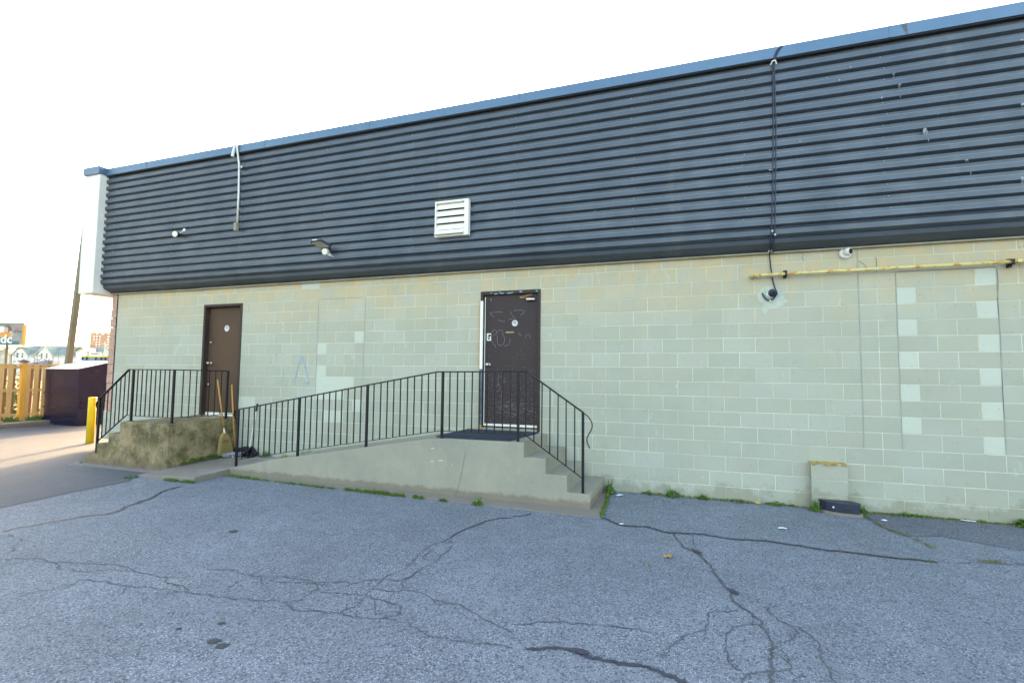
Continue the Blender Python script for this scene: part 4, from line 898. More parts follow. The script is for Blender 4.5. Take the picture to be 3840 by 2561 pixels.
MB().tube([(-5.69, -.07, .255), (-5.60, -.04, .95)], .0105, 8).build('pole', M['white'], dp); MB().tube([(-5.602, -.0405, .93), (-5.585, -.036, 1.075)], .016, 8).build('grip', M['black'], dp)
bx = thing('plastic_tub', 'low black plastic tub in the corner behind the mop head', 'tub', (-6.0, -.1, .1))
MB().prism([(-6.07, -.165, .104), (-5.93, -.165, .104), (-5.92, -.03, .104), (-6.07, -.03, .104)], (.0, 0, .115)).build('tub_body', M['black'], bx, bevel=.006)
MB().prism([(-6.08, -.172, .219), (-5.92, -.172, .219), (-5.91, -.025, .219), (-6.08, -.025, .219)], (0, 0, .010)).build('tub_rim', M['black'], bx, bevel=.004)

bt = thing('bait_station', 'low dark plastic rodent bait box with curved front at the buttress foot', 'box', (3.92, -.25, 0))
arc = [(3.735, -.105)] + [(3.74 + .385 * (i / 8), -.15 - .165 * math.sin(math.pi * (.12 + .88 * i / 8)) ** .8) for i in range(9)] + [(4.125, -.15), (4.05, -.105)]
arc = [(3.73, -.11), (3.74, -.17), (3.78, -.225), (3.85, -.262), (3.95, -.285), (4.05, -.292), (4.115, -.285), (4.135, -.24), (4.12, -.18), (4.075, -.11)]
MB().prism([(x, y, .03) for x, y in arc], (0, 0, .098)).build('box_body', M['blackblue'], bt, bevel=.008)
cx, cy = 3.93, -.2
MB().prism([(cx + (x - cx) * 1.05, cy + (y - cy) * 1.10 if y < -.12 else y, .128) for x, y in arc], (0, 0, .020)).build('lid', M['blackblue'], bt, bevel=.006)
MB().prism([(cx + (x - cx) * 1.12, cy + (y - cy) * 1.45 if y < -.12 else y, -.01) for x, y in arc], (0, 0, .040)).build('concrete_pad', M['conc_top'], bt, bevel=.006)
MB().box((3.955, -.292, .032), (4.02, -.27, .085)).build('entry_hole', M['darkmetal'], bt)
MB().lathe([(.012, 0), (.008, .004)], (3.845, -.267, .088), (-.3, -1, 0), 8).build('white_blot', M['white'], bt)

def leafthing(name, label, cat, c, s_, mat, seed):
    rs = random.Random(seed); m_ = MB(); n = 7
    for k in range(3):
        a0 = rs.uniform(0, 6.28); P_ = []
        for i in range(n):
            f = i / (n - 1); w = s_ * .45 * math.sin(math.pi * min(.97, f + .05)); cxx = (f - .5) * s_ * 1.6
            P_.append([(cxx, w), (cxx, -w), .35 * s_ * math.sin(math.pi * f) + .004])
        for i in range(n - 1):
            q = []
            for (pt, zz) in ((P_[i][0], P_[i][2]), (P_[i + 1][0], P_[i + 1][2]), (P_[i + 1][1], P_[i + 1][2] * .4 + .004), (P_[i][1], P_[i][2] * .4 + .004)):
                x, y = pt; q.append((c[0] + x * math.cos(a0) - y * math.sin(a0) + k * s_ * .3, c[1] + x * math.sin(a0) + y * math.cos(a0), zz + c[2] + k * .004))
            m_.quad(*q)
    o = m_.build(name, mat); tag(o, label, cat); return o
leafthing('dry_leaf', 'crumpled tan dry leaf lying on the asphalt near the branching crack', 'leaf', (1.945, -2.53, .004), .05, M['dryleaf'], 1)
leafthing('seed_pod', 'small greenish dry sprig on the asphalt in front of the crumpled leaf', 'leaf', (1.80, -2.82, .004), .022, M['moss'], 2)
def scrap(c, s_, label, seed, mat='paper'):
    rs = random.Random(seed); n = 9; m_ = MB(); ring = []
    for i in range(n):
        a = 2 * math.pi * i / n; r = s_ * rs.uniform(.55, 1.0); ring.append((c[0] + math.cos(a) * r * 1.5, c[1] + math.sin(a) * r, .010 + rs.uniform(0, s_ * .35)))
    top_ = (c[0], c[1], .012 + s_ * .5)
    for i in range(n): m_.quad(ring[i], ring[(i + 1) % n], top_)
    return tag(m_.build('litter', M[mat]), label, 'litter')
scrap((1.256, -.301), .045, 'crumpled white paper beside the bottom step', 1)
scrap((3.126, -1.18), .035, 'flat white scrap on the asphalt between the long crack and the wall', 2)
scrap((4.333, -.391), .03, 'pale scrap on the dark patch right of the bait box', 3); scrap((1.44, -1.66), .028, 'white scrap lying on the dark tar crack near the ramp corner', 4)
tag(MB().tube([(3.0, -.045, .014), (3.055, -.058, .014)], .010, 8).build('litter', M['yellow']), 'small yellow tube in the weeds left of the buttress', 'litter')
tag(MB().tube([(5.20, -.06, .02), (5.34, -.075, .018)], .006, 6).build('litter', M['white']), 'white stick among the dry grass at the wall foot far right', 'litter')

# ================================================================ weeds
def blades(m_, c, n, h, spread, rs, wid=.006):
    for _ in range(n):
        a = rs.uniform(0, 6.28); r = spread * math.sqrt(rs.random()); bx_, by = c[0] + math.cos(a) * r, c[1] + math.sin(a) * r * (c[3] if len(c) > 3 else 1)
        hh = h * rs.uniform(.4, 1.1); a2 = rs.uniform(0, 6.28); ln = hh * rs.uniform(.3, .9); w = wid * rs.uniform(.6, 1.3)
        d = Vector((math.cos(a2), math.sin(a2), 0)); s_ = Vector((-d.y, d.x, 0)) * w; b = Vector((bx_, by, c[2])); m1 = b + d * ln * .4 + Vector((0, 0, hh * .7)); t_ = b + d * ln + Vector((0, 0, hh))
        m_.quad(b - s_, b + s_, m1 + s_ * .8, m1 - s_ * .8); m_.quad(m1 - s_ * .8, m1 + s_ * .8, t_)
def leaves(m_, c, n, rad, h, rs, ls=.014):
    for _ in range(n):
        a = rs.uniform(0, 6.28); r = rad * math.sqrt(rs.random()); z = c[2] + h * (1 - (r / rad) ** 2) * rs.uniform(.4, 1.05) + .004
        p = Vector((c[0] + math.cos(a) * r, c[1] + math.sin(a) * r * (c[3] if len(c) > 3 else 1), z)); l = ls * rs.uniform(.6, 1.4)
        u = Vector((rs.uniform(-1, 1), rs.uniform(-1, 1), rs.uniform(-.3, .6))).normalized(); w = u.cross(Vector((rs.uniform(-.4, .4), rs.uniform(-.4, .4), 1))).normalized()
        m_.quad(p - u * l, p + w * l * .55, p + u * l, p - w * l * .55)
rs = random.Random(21)
g = MB()
def along(pts, n, h, spread, wid=.005):
    for _ in range(n):
        i = rs.randrange(len(pts) - 1); f = rs.random(); a, b = pts[i], pts[i + 1]
        x, y = a[0] + (b[0] - a[0]) * f, a[1] + (b[1] - a[1]) * f
        blades(g, (x, y + rs.uniform(-.01, .01), .006), 9, h * rs.uniform(.4, 1.2), spread, rs, wid)
ke = [(-4.62, -1.30), (-3.54, -1.36), (-2.67, -1.395)]
along(ke, 95, .035, .022); along([(-4.9, -1.27), (-4.35, -1.31)], 60, .035, .04); along([(-2.5, -1.40), (-1.75, -1.425)], 110, .045, .028); along([(-2.15, -1.41), (-1.5, -1.435)], 70, .05, .025)
along([(-.98, -1.45), (-.85, -1.455)], 18, .04, .02); along([(-.47, -1.46), (-.36, -1.462)], 16, .06, .02); along([(-1.36, -1.44), (-1.22, -1.445)], 20, .05, .025)
along([(1.165, -1.40), (1.13, -.62)], 150, .035, .02); along([(1.11, -.55), (1.08, -.18)], 40, .05, .03)
along([(-5.05, -1.83), (-4.9, -1.85)], 40, .035, .03); along([(-5.45, -1.86), (-5.2, -1.86)], 40, .04, .03); along([(-5.1, -1.87), (-4.88, -1.85)], 40, .03, .03)
wl = [(1.5, -.03), (3.6, -.04)]
along(wl, 70, .03, .03); along([(4.2, -.04), (6.5, -.05)], 170, .03, .03)
gr = g.build('grass', M['grass'], kind='stuff', label='thin green grass growing in the joints along the ramp and wall')
g = MB(); along([(4.2, -.05), (6.5, -.06)], 160, .012, .05); along([(1.3, -.04), (3.6, -.05)], 90, .008, .04); along(ke, 40, .008, .03)
for _ in range(160):
    x = rs.uniform(-3, 6.3); y = rs.uniform(-1.2, -.05) if x > 1.3 else rs.uniform(-2.2, -1.5); a = rs.uniform(0, 3.1); L = rs.uniform(.01, .035)
    g.quad((x, y, .008), (x + math.cos(a) * L, y + math.sin(a) * L, .009), (x + math.cos(a) * L, y + math.sin(a) * L + .003, .011), (x, y + .003, .010))
g.build('straw_litter', M['drygrass'], kind='stuff', label='dry straw and debris scattered along the foot of the wall')
g = MB()
for i in range(len(TAR['weed']) - 1):
    a, b = TAR['weed'][i], TAR['weed'][i + 1]
    if i == 0: a = (4.17, -.12)
    for k in range(26 if i < 3 else 12):
        f = rs.random(); leaves(g, (a[0] + (b[0] - a[0]) * f + rs.gauss(0, .008), a[1] + (b[1] - a[1]) * f, .003), 8, .024, .010, rs, .007)
for x, y in ((4.74, -1.60), (4.80, -1.585), (4.86, -1.56), (4.70, -1.615), (4.78, -1.59), (4.83, -1.57)): leaves(g, (x, y, .004), 26, .035, .012, rs, .008)
for i in range(40): x = rs.uniform(3.5, 4.35); leaves(g, (x, -1.775 + rs.gauss(0, .008), .004), 4, .014, .008, rs, .006)
g.build('moss', M['moss'], kind='stuff', label='yellow-green moss filling the diagonal crack right of the bait box')

def weed(c, rad, h, label, cat='weed', n=120, seed=0, mat='weed', ls=.014, bl=0, group=None):
    r_ = random.Random(seed + 50); m_ = MB(); leaves(m_, c, n, rad, h, r_, ls)
    if bl: blades(m_, c, bl, h * 1.8, rad * .7, r_, .004)
    return tag(m_.build('weed', M[mat]), label, cat, group)
for i, (y, r_, lb) in enumerate(((-1.10, .055, 'small flat clump of green weed at the stoop base nearest the slab edge'), (-.93, .075, 'round bushy green weed at the stoop base, second from the slab edge'), (-.75, .07, 'round green weed in the middle of the row at the stoop base'), (-.60, .085, 'wide green weed at the stoop base just left of the broom'), (-.47, .06, 'green weed at the stoop base half behind the broom'))):
    weed((-6.07 + .02, y, .098), r_, r_ * .9 if i else .02, lb, n=150, seed=i, group='weeds along the stoop base', ls=.016)
weed((-5.30, -.06, .10), .11, .09, 'bright green weed against the wall right of the dustpan', n=150, seed=11, bl=20)
weed((-4.86, -.06, .11), .06, .05, 'smaller weed at the wall inside the ramp railing', n=70, seed=12); weed((-4.45, -.05, .2), .04, .05, 'leafy seedling on the ramp by the wall, left of its neighbour', n=40, seed=13); weed((-4.32, -.05, .225), .05, .05, 'leafy seedling on the ramp by the wall, right of its neighbour', n=50, seed=14)
weed((1.07, -.05, .01), .07, .10, 'weed in the corner between bottom step and wall', n=90, seed=15, bl=14)
weed((1.10, -.20, .01), .08, .05, 'dandelion-like weed beside the bottom step', n=120, seed=16, ls=.02); 
weed((1.63, -.05, .0), .045, .06, 'small round weed at the wall between bottom step and taller weeds', n=80, seed=17)
weed((1.95, -.05, .0), .11, .09, 'spreading weed with upright stems against the wall', n=220, seed=18, bl=30); weed((2.35, -.05, .0), .07, .08, 'bushy weed at the wall foot right of the stemmed one', n=140, seed=19)
weed((2.80, -.04, .0), .10, .04, 'low mat of weed at the wall foot left of the buttress', n=120, seed=20, mat='grass'); weed((3.25, -.05, .0), .07, .05, 'weed at the wall foot nearest the buttress', n=90, seed=25, mat='grass')
weed((3.68, -.16, .0), .09, .10, 'leafy weed squeezed between buttress and bait box', n=150, seed=21, bl=20)
weed((4.19, -.10, .0), .06, .09, 'green weed just right of the bait box', n=110, seed=22, bl=8, ls=.018)
weed((4.66, -.05, .0), .05, .06, 'small dark weed at the wall right of the mossy crack', n=60, seed=23, mat='grass')
weed((5.80, -.07, .0), .10, .09, 'dark green broad-leaved weed at the wall by the right picture edge', n=160, seed=24, ls=.028)
weed((-8.13, -1.44, .0), .04, .05, 'tiny green weed at the left corner of the bottom stoop step', n=50, seed=26)
weed((-6.12, -1.93, .0), .09, .05, 'green weed at the left front corner of the slab', n=110, seed=27); weed((-.40, -1.44, .0), .05, .09, 'thin sprig with a red flower at the ramp footing', n=30, seed=28, bl=14)

# ================================================================ left side: bollard, dumpster, fence, pole
bo = thing('bollard', 'yellow painted steel bollard at the building corner', 'bollard', (-10.82, .30, 0))
MB().lathe([(.078, -.05), (.078, 1.035), (.072, 1.055), (.03, 1.06)], (-10.82, .30, 0), (0, 0, 1), 24).build('post', M['yellow'], bo, smooth=False)
for p in bo.children[0].data.polygons: p.use_smooth = len(p.vertices) == 4
du = thing('dumpster', 'large dark purple-brown steel dumpster with sloping lid by the fence', 'dumpster', (-15.8, 3.2, 0))
X0, X1, Y0, Y1 = -16.62, -15.05, 2.44, 3.40
zf, zk = 1.70, 1.955
MB().prism([(X0, Y0 + .03, .10), (X0, Y0, zf), (X0, Y1, zk), (X0, Y1, .10)], (X1 - X0, 0, 0)).build('body', M['bin'], du, bevel=.012)
MB().prism([(X0 - .02, Y0 - .03, zf - .005), (X0 - .02, Y0 - .03, zf + .012), (X0 - .02, Y1 + .01, zk + .014), (X0 - .02, Y1 + .01, zk + .001)], (X1 - X0 + .04, 0, 0)).build('lid', M['bin_lid'], du, bevel=.006)
for z_ in (.955, .525): MB().box((X0 + .01, Y0 - .03, z_), (X1 - .01, Y0 + .02, z_ + .035)).build('front_rib', M['bin'], du, bevel=.008)
MB().box((X0 - .005, Y0 - .008, .05), (X1 + .006, Y0 + .03, .21)).build('skid_rail', M['bin'], du); MB().box((X1 - .002, Y0 + .01, .05), (X1 + .012, Y1, .20)).build('skid_rail', M['bin'], du)
MB().box((X0 + .1, Y0 + .1, .0), (X1 - .05, Y1 - .1, .10)).build('underside', M['darkmetal'], du)
kb = struct(MB().prism([(-16.0, .2, .0), (-16.0, .2, .13), (-16.12, .2, .14), (-16.35, .2, .14), (-16.35, .2, .0)], (-.45, 4.5, 0)).build('kerb', M['kerb'], bevel=.015), 'worn concrete kerb in front of the wooden fence')
struct(MB().quad((-16.33, .1, .135), (-16.75, 4.7, .135), (-18, 4.7, .135), (-18, .1, .135)).build('verge', M['farmland']), 'earth strip under the wooden fence')
fe = thing('wooden_fence', 'golden cedar board fence with capped posts behind the dumpster', 'fence', (-17, 3, .1))
FX = -17.0
ys = -.9; k = 0
y = -1.0
while y < 8.2:
    if not (abs(y - 2.075) < .11 or abs(y - 4.5) < .11 or abs(y + .36) < .11 or abs(y - 6.9) < .11):
        fx = FX + (.035 if k % 1 == 0 else -.035)
        MB().box((FX + .025, y - .058, .14 + rb.uniform(-.02, .02)), (FX + .045, y + .058, 1.80)).build('board', M['cedar'], fe)
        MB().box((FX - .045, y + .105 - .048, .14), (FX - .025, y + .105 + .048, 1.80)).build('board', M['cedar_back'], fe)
    y += .2125; k += 1
for py in (-.36, 2.075, 4.5, 6.9):
    MB().box((FX - .05, py - .065, .02), (FX + .07, py + .065, 1.90)).build('post', M['cedar_post'], fe, bevel=.005)
    MB().box((FX - .09, py - .105, 1.90), (FX + .11, py + .105, 1.93)).build('post_cap', M['roof_slate'], fe); 
    MB().prism([(FX - .08, py - .095, 1.93), (FX + .10, py - .095, 1.93), (FX + .03, py - .02, 1.985), (FX - .01, py - .02, 1.985)], (0, .0, 0.0001)).build('post_cap', M['roof_slate'], fe)
    cap = MB(); a = [(FX - .08, py - .095, 1.931), (FX + .10, py - .095, 1.931), (FX + .10, py + .095, 1.931), (FX - .08, py + .095, 1.931)]; b = (FX + .01, py, 1.99)
    for i in range(4): cap.quad(a[i], a[(i + 1) % 4], b)
    cap.build('post_cap', M['roof_slate'], fe)
MB().box((FX - .06, -1.1, 1.802), (FX + .06, 8.2, 1.84)).build('top_rail', M['cedar'], fe)
for z_ in (1.70, 1.0, .26): MB().box((FX - .022, -1.1, z_), (FX + .022, 8.2, z_ + .085)).build('rail', M['cedar'], fe)
r_ = random.Random(77)
for i, (c, lb) in enumerate((((-16.75, 1.75, .135), 'grassy weed at the fence foot left of the capped post'), ((-16.8, 2.6, .135), 'leafy weed at the fence foot beside the dumpster'), ((-16.7, 2.25, .135), 'low weed at the fence foot right of the capped post'))):
    m_ = MB(); blades(m_, c, 140, .16, .17, r_, .008); leaves(m_, c, 60, .15, .08, r_, .02); tag(m_.build('weed', M['grass']), lb, 'weed')
lp = thing('light_pole', 'tall square bronze light pole rising behind the fence', 'pole', (-18.25, 3.9, 0))
MB().bar((-18.43, 3.95, 0), (-18.43 + .093 * 7.6, 3.95, 7.6), .165, .165, (0, 1, 0)).build('shaft', M['lamp_pole'], lp, bevel=.02)
MB().box((-18.66, 3.7, 0), (-18.16, 4.2, .05)).build('base_plate', M['lamp_pole'], lp)
MB().box((-17.62, 3.85, 7.55), (-17.2, 4.05, 7.62)).build('lamp_head', M['lamp_pole'], lp, bevel=.02)

# saplings along the fence
def sapling(name, x, y, h, label, n, seed, gold=True):
    t = thing(name, label, 'sapling', (x, y, 0)); r_ = random.Random(seed); tr = MB(); lf = MB()
    tr.tube([(x, y, 0), (x + r_.uniform(-.04, .04), y, h * .5), (x + r_.uniform(-.06, .06), y, h)], [.016, .011, .004], 6)
    for k in range(9):
        z = h * r_.uniform(.45, .95); a = r_.uniform(0, 6.28); L = r_.uniform(.2, .6) * (1.1 - z / h * .6); e = Vector((x + math.cos(a) * L, y + math.sin(a) * L, z + L * r_.uniform(.3, .8)))
        tr.tube([(x, y, z), e], [.006, .002], 4)
        for q in range(n // 9):
            f = r_.random(); p = Vector((x, y, z)).lerp(e, f) + Vector((r_.gauss(0, .04), r_.gauss(0, .04), r_.gauss(0, .04))); l = r_.uniform(.03, .06)
            u = Vector((r_.uniform(-1, 1), r_.uniform(-1, 1), r_.uniform(-1, .3))).normalized(); w = u.orthogonal().normalized()
            lf.quad(p, p + u * l * .5 + w * l * .3, p + u * l, p + u * l * .5 - w * l * .3)
    tr.build('trunk', M['twig'], t); lf.build('leaves', M['weed'] if not gold else M['treegold'], t, kind='stuff'); return t
for i, (x, y, h, lb, n) in enumerate(((-24.84, 6.48, 2.75, 'thin leafy sapling between two white gables beyond the fence', 130), (-23.95, 6.79, 2.7, 'thin sapling just left of the light pole beyond the fence', 80), (-25.8, 6.15, 2.45, 'leafy sapling beyond the fence below the billboard right edge', 140), (-25.0, 6.44, 2.3, 'short bare sapling beyond the fence right of the capped post', 50), (-19.6, 4.1, 2.1, 'bushy sapling close behind the fence beside the capped post', 150), (-19.3, 4.9, 2.15, 'sparse sapling close behind the fence near the dumpster lid', 90), (-18.4, 3.0, 1.7, 'leafy shrub pressed behind the fence boards', 170))):
    sapling('sapling', x, y, h, lb, n, 30 + i)

# blue container and small sign beyond the dumpster, 24 m out
r3 = Vector((.9456, .3253, 0)); n3 = Vector((.3253, -.9456, 0))
def LP(o, a, b, z): return tuple(Vector(o) + r3 * a + n3 * b + Vector((0, 0, z)))      # a along the frontage, b towards the street
def lbox(m_, o, a0, a1, b0, b1, z0, z1):
    P0 = [LP(o, a, b, z) for z in (z0, z1) for a, b in ((a0, b0), (a1, b0), (a1, b1), (a0, b1))]; n = len(m_.v); m_.v += P0
    for f in ((0,1,2,3),(7,6,5,4),(0,4,5,1),(1,5,6,2),(2,6,7,3),(3,7,4,0)): m_.f.append(tuple(n + i for i in f))
    return m_
O = (-25.26, 8.46, 0)
cn = thing('recycling_container', 'blue container with yellow rim and dark hooks behind the dumpster', 'container', O)
M['bluebin'] = mottled('container_blue', (0.16, 0.28, 0.42), (0.20, 0.33, 0.45), 2, 0.5)
lbox(MB(), O, 0, 2.2, -1.6, 0, 0.1, 2.275).build('body', M['bluebin'], cn)
lbox(MB(), O, 0, 2.25, -1.62, .04, 2.277, 2.345).build('rim', M['yellow'], cn)
for a in (.02, .22, .66, .92, 1.12): MB().bar(LP(O, a, .05, 2.17), LP(O, a + .05, .06, 2.29), .05, .04).build('hook', M['bin'], cn)
O = (-25.24, 8.70, 0)
sg = thing('roadside_sign', 'small white lettered sign board above the yellow-rimmed container', 'sign', O)
lbox(MB(), O, -.01, .56, -.06, 0, 2.35, 2.55).build('panel', M['siding_white'], sg)
for a in (.02, .48): lbox(MB(), O, a, a + .03, -.05, -.01, 0, 2.35).build('leg', M['brown'], sg)
lbox(MB(), O, -.035, -.012, -.05, .0, 2.2, 2.57).build('side_post', M['brown'], sg)
def text_obj(s_, name, size, loc, mat, parent, extrude=.002, ax=r3):
    cu = bpy.data.curves.new(name, 'FONT'); cu.body = s_; cu.size = size; cu.extrude = extrude; cu.resolution_u = 3; cu.offset = size * .02
    tmp = bpy.data.objects.new('tmp', cu); COL.objects.link(tmp); dg = bpy.context.evaluated_depsgraph_get(); me = bpy.data.meshes.new_from_object(tmp.evaluated_get(dg)); bpy.data.objects.remove(tmp)
    X_ = Vector(ax).normalized(); Z_ = Vector((0, 0, 1)); N_ = X_.cross(Z_)       # towards viewer
    me.transform(Matrix(((X_.x, 0, N_.x, loc[0]), (X_.y, 0, N_.y, loc[1]), (0, 1, 0, loc[2]), (0, 0, 0, 1))))
    me.transform(Matrix.Translation(-world_loc(parent))); me.materials.clear(); me.materials.append(mat)
    o = bpy.data.objects.new(name, me); COL.objects.link(o); o.parent = parent; return o
text_obj('VO MONT', 'lettering', .085, LP(O, .10, .004, 2.43), M['black'], sg)

# billboard
B = Vector((-80.9, 31.4, 0)); bd = Vector((2.75, 1.12, 0)).normalized()
bb = thing('billboard', 'roadside billboard on a single post with large white letters on its ad', 'billboard', tuple(B))
bn = Vector((bd.y, -bd.x, 0))
def bbox(m_, a0, a1, b0, b1, z0, z1):
    P0 = [tuple(B + bd * a + bn * b + Vector((0, 0, z))) for z in (z0, z1) for a, b in ((a0, b0), (a1, b0), (a1, b1), (a0, b1))]; n = len(m_.v); m_.v += P0
    for f in ((0,1,2,3),(7,6,5,4),(0,4,5,1),(1,5,6,2),(2,6,7,3),(3,7,4,0)): m_.f.append(tuple(n + i for i in f))
    return m_
M['ad'] = mottled('ad_print', (0.16, 0.20, 0.20), (0.30, 0.31, 0.27), .8, .8); M['adwhite'] = new_mat('ad_white', (.8, .78, .74), .8); M['adred'] = new_mat('ad_red', (.62, .08, .09), .8)
M['adsunorange'] = new_mat('ad_and_sunlit_orange', (.60, .26, .05), .8); M['adteal'] = new_mat('ad_teal', (.06, .16, .20), .8); M['adskin'] = new_mat('ad_peach', (.55, .36, .26), .8); M['adhair'] = new_mat('ad_brown', (.13, .08, .07), .8)
bbox(MB(), -3.6, 2.72, -.3, 0, 4.75, 7.55).build('panel', M['ad'], bb)
bbox(MB(), -3.6, 2.45, -.02, .02, 4.76, 5.30).build('print_band', M['adteal'], bb)
bbox(MB(), 2.72, 2.98, -.3, .03, 4.74, 7.40).build('sunlit_end_panel', M['adsunorange'], bb)  # right end coloured orange to paint the low sun on the edge
bbox(MB(), -3.7, 3.0, -.35, .12, 7.56, 7.64).build('top_frame', M['brown'], bb); bbox(MB(), -3.7, 3.2, -.4, .35, 4.30, 4.40).build('catwalk', M['brown'], bb)
def disc(a, z, ra, rz, mat, b=.03, rot=0, n=16):
    m_ = MB(); m_.quad(*[tuple(B + bd * (a + math.cos(t) * ra * math.cos(rot) - math.sin(t) * rz * math.sin(rot)) + bn * b + Vector((0, 0, z + math.cos(t) * ra * math.sin(rot) + math.sin(t) * rz * math.cos(rot)))) for t in [2 * math.pi * i / n for i in range(n)]]); return m_
disc(.95, 6.45, .55, .85, M, .025).build('ad_picture', M['adhair'], bb); disc(.75, 6.70, .28, .38, M, .035).build('ad_picture', M['adskin'], bb); disc(.2, 6.7, .5, .45, M, .03).build('ad_picture', M['adwhite'], bb)
disc(.65, 6.10, .75, .35, M, .04).build('ad_picture', M['adsunorange'], bb); disc(1.35, 6.1, .3, .5, M, .038).build('ad_picture', M['adskin'], bb)
bbox(MB(), 1.7, 2.7, .0, .03, 6.35, 6.65).build('ad_picture', M['adteal'], bb)
lf_ = MB()
for k in range(7):
    a = math.pi * (k / 6) * 1.3 - .45; lf_.quad(*[tuple(B + bd * (2.05 + x) + bn * .05 + Vector((0, 0, 6.80 + z))) for x, z in ((math.cos(a) * .38, math.sin(a) * .34), (math.cos(a + .25) * .14, math.sin(a + .25) * .14), (0, 0), (math.cos(a - .25) * .14, math.sin(a - .25) * .14))])
disc(2.05, 6.80, .2, .18, M, .052).build('leaf_emblem', M['adred'], bb); lf_.build('leaf_emblem', M['adred'], bb); bbox(MB(), 2.03, 2.07, .04, .055, 6.42, 6.7).build('leaf_emblem', M['adred'], bb)
text_obj('pdc', 'lettering', 1.55, tuple(B + bd * -.60 + bn * .07 + Vector((0, 0, 5.02))), M['adwhite'], bb, .01, bd)
MB().tube([tuple(B + bd * .75 + bn * -.3 + Vector((0, 0, 0))), tuple(B + bd * .75 + bn * -.3 + Vector((0, 0, 4.9)))], .16, 12).build('post', M['lamp_pole'], bb)

# houses (about 150-200 m away), all facing the yard
O = (-186.6, 86.0, 0)
def gable_roof(m_, o, a0, a1, b0, b1, ze, zr_, ov=.3):
    am = (a0 + a1) / 2
    for s0, s1 in ((a0 - ov, am), (a1 + ov, am)):
        zz = ze - ov * (zr_ - ze) / (am - a0)
        m_.quad(LP(o, s0, b0, zz), LP(o, s1, b0, zr_), LP(o, s1, b1 + ov, zr_), LP(o, s0, b1 + ov, zz)); m_.quad(LP(o, s0, b0, zz + .18), LP(o, s1, b0, zr_ + .2), LP(o, s1, b1 + ov, zr_ + .2), LP(o, s0, b1 + ov, zz + .18))
        m_.quad(LP(o, s0, b1 + ov, zz), LP(o, s1, b1 + ov, zr_), LP(o, s1, b1 + ov, zr_ + .2), LP(o, s0, b1 + ov, zz + .18))
    return m_
def windows(o, parent, lst, mat, b):
    for a0, a1, z0, z1 in lst:
        f = lbox(MB(), o, a0 - .06, a1 + .06, b - .05, b + .04, z0 - .06, z1 + .06).build('window', M['trim_far'], parent); lbox(MB(), o, a0, a1, b + .03, b + .055, z0, z1).build('pane', M[mat], f); lbox(MB(), o, a0, a1, b + .05, b + .07, (z0 + z1) / 2 - .03, (z0 + z1) / 2 + .03).build('glazing_bar', M['trim_far'], f)
ho = thing('gabled_townhouse', 'white townhouse with green roof and two front gables, left of the light pole', 'house', O)
lbox(MB(), O, -1.2, 14.2, -9, 0, 0, 6.1).build('wall', M['siding_white'], ho)
m_ = MB(); m_.quad(LP(O, -1.6, .4, 6.0), LP(O, 14.3, .4, 5.8), LP(O, 14.3, -4.5, 8.95), LP(O, -1.6, -4.5, 8.95)); m_.quad(LP(O, -1.6, -9.4, 6.0), LP(O, 14.3, -9.4, 5.8), LP(O, 14.3, -4.5, 8.95), LP(O, -1.6, -4.5, 8.95)); m_.build('roof', M['roof_green'], ho)
for am, w_, zp in ((.45, 2.3, 8.40), (7.75, 2.35, 8.75)):
    g_ = MB(); g_.prism([LP(O, am - w_, .5, 6.1), LP(O, am + w_, .5, 6.1), LP(O, am, .5, zp)], tuple(n3 * -5)); gw = g_.build('gable', M['siding_white'], ho); lbox(MB(), O, am - w_, am + w_, 0, .5, 0, 6.1).build('bay', M['siding_white'], ho)
    gable_roof(MB(), O, am - w_, am + w_, -4.5, .5, 6.1, zp).build('gable_roof', M['roof_green'], ho)
    tr_ = MB()
    for sg_ in (-1, 1): tr_.bar(LP(O, am + sg_ * (w_ + .3), .86, 5.85), LP(O, am, .86, zp + .02), .12, .22)
    tr_.build('fascia', M['trim_far'], ho)
    windows(O, ho, [(am - .95, am - .52, 5.15, 6.45), (am + .55, am + .98, 5.1, 6.45)], 'win_dark', .5)
MB().bar(LP(O, -1.4, .5, 5.95), LP(O, 14.2, .5, 5.75), .15, .15).build('gutter', M['trim_far'], ho)
O = (-172.1, 91.0, 0)
h2 = thing('dormered_townhouse', 'white townhouse with green roof and one small dormer, right of the light pole', 'house', O)
lbox(MB(), O, 0, 8.6, -9, 0, 0, 5.9).build('wall', M['siding_white'], h2)
m_ = MB(); m_.quad(LP(O, -.3, .4, 5.75), LP(O, 9.2, .4, 5.75), LP(O, 6.5, -4.5, 8.6), LP(O, -.3, -4.5, 8.6)); m_.quad(LP(O, 9.2, .4, 5.75), LP(O, 9.2, -9.4, 5.75), LP(O, 6.5, -4.5, 8.6)); m_.build('roof', M['roof_green'], h2)
lbox(MB(), O, 1.9, 5.1, -4, .6, 0, 7.1).build('bay', M['siding_white'], h2); m_ = MB(); m_.prism([LP(O, 2.4, .62, 7.1), LP(O, 5.4, .62, 7.1), LP(O, 3.95, .62, 8.0)], tuple(n3 * -4)); m_.build('gable', M['siding_white'], h2)
gable_roof(MB(), O, 2.5, 5.4, -4, .7, 7.15, 8.1).build('gable_roof', M['trim_far'], h2)
lbox(MB(), O, 0, 3.0, -2, .3, 7.05, 7.25).build('eave', M['trim_far'], h2); lbox(MB(), O, -.2, 2.2, -.2, .75, 5.55, 5.75).build('eave', M['trim_far'], h2)
m_ = MB(); m_.quad(LP(O, -.3, .8, 5.75), LP(O, 2.0, .8, 5.75), LP(O, .6, -.4, 7.0), LP(O, -.3, -.4, 7.0)); m_.build('lower_roof', M['roof_green'], h2)
O = (-193.5, 83.7, 0)
h3 = thing('beige_house', 'beige gabled house with slate roof under the billboard', 'house', O)
lbox(MB(), O, -6, 4.4, -8, 0, 0, 6.3).build('wall', M['siding_beige'], h3)
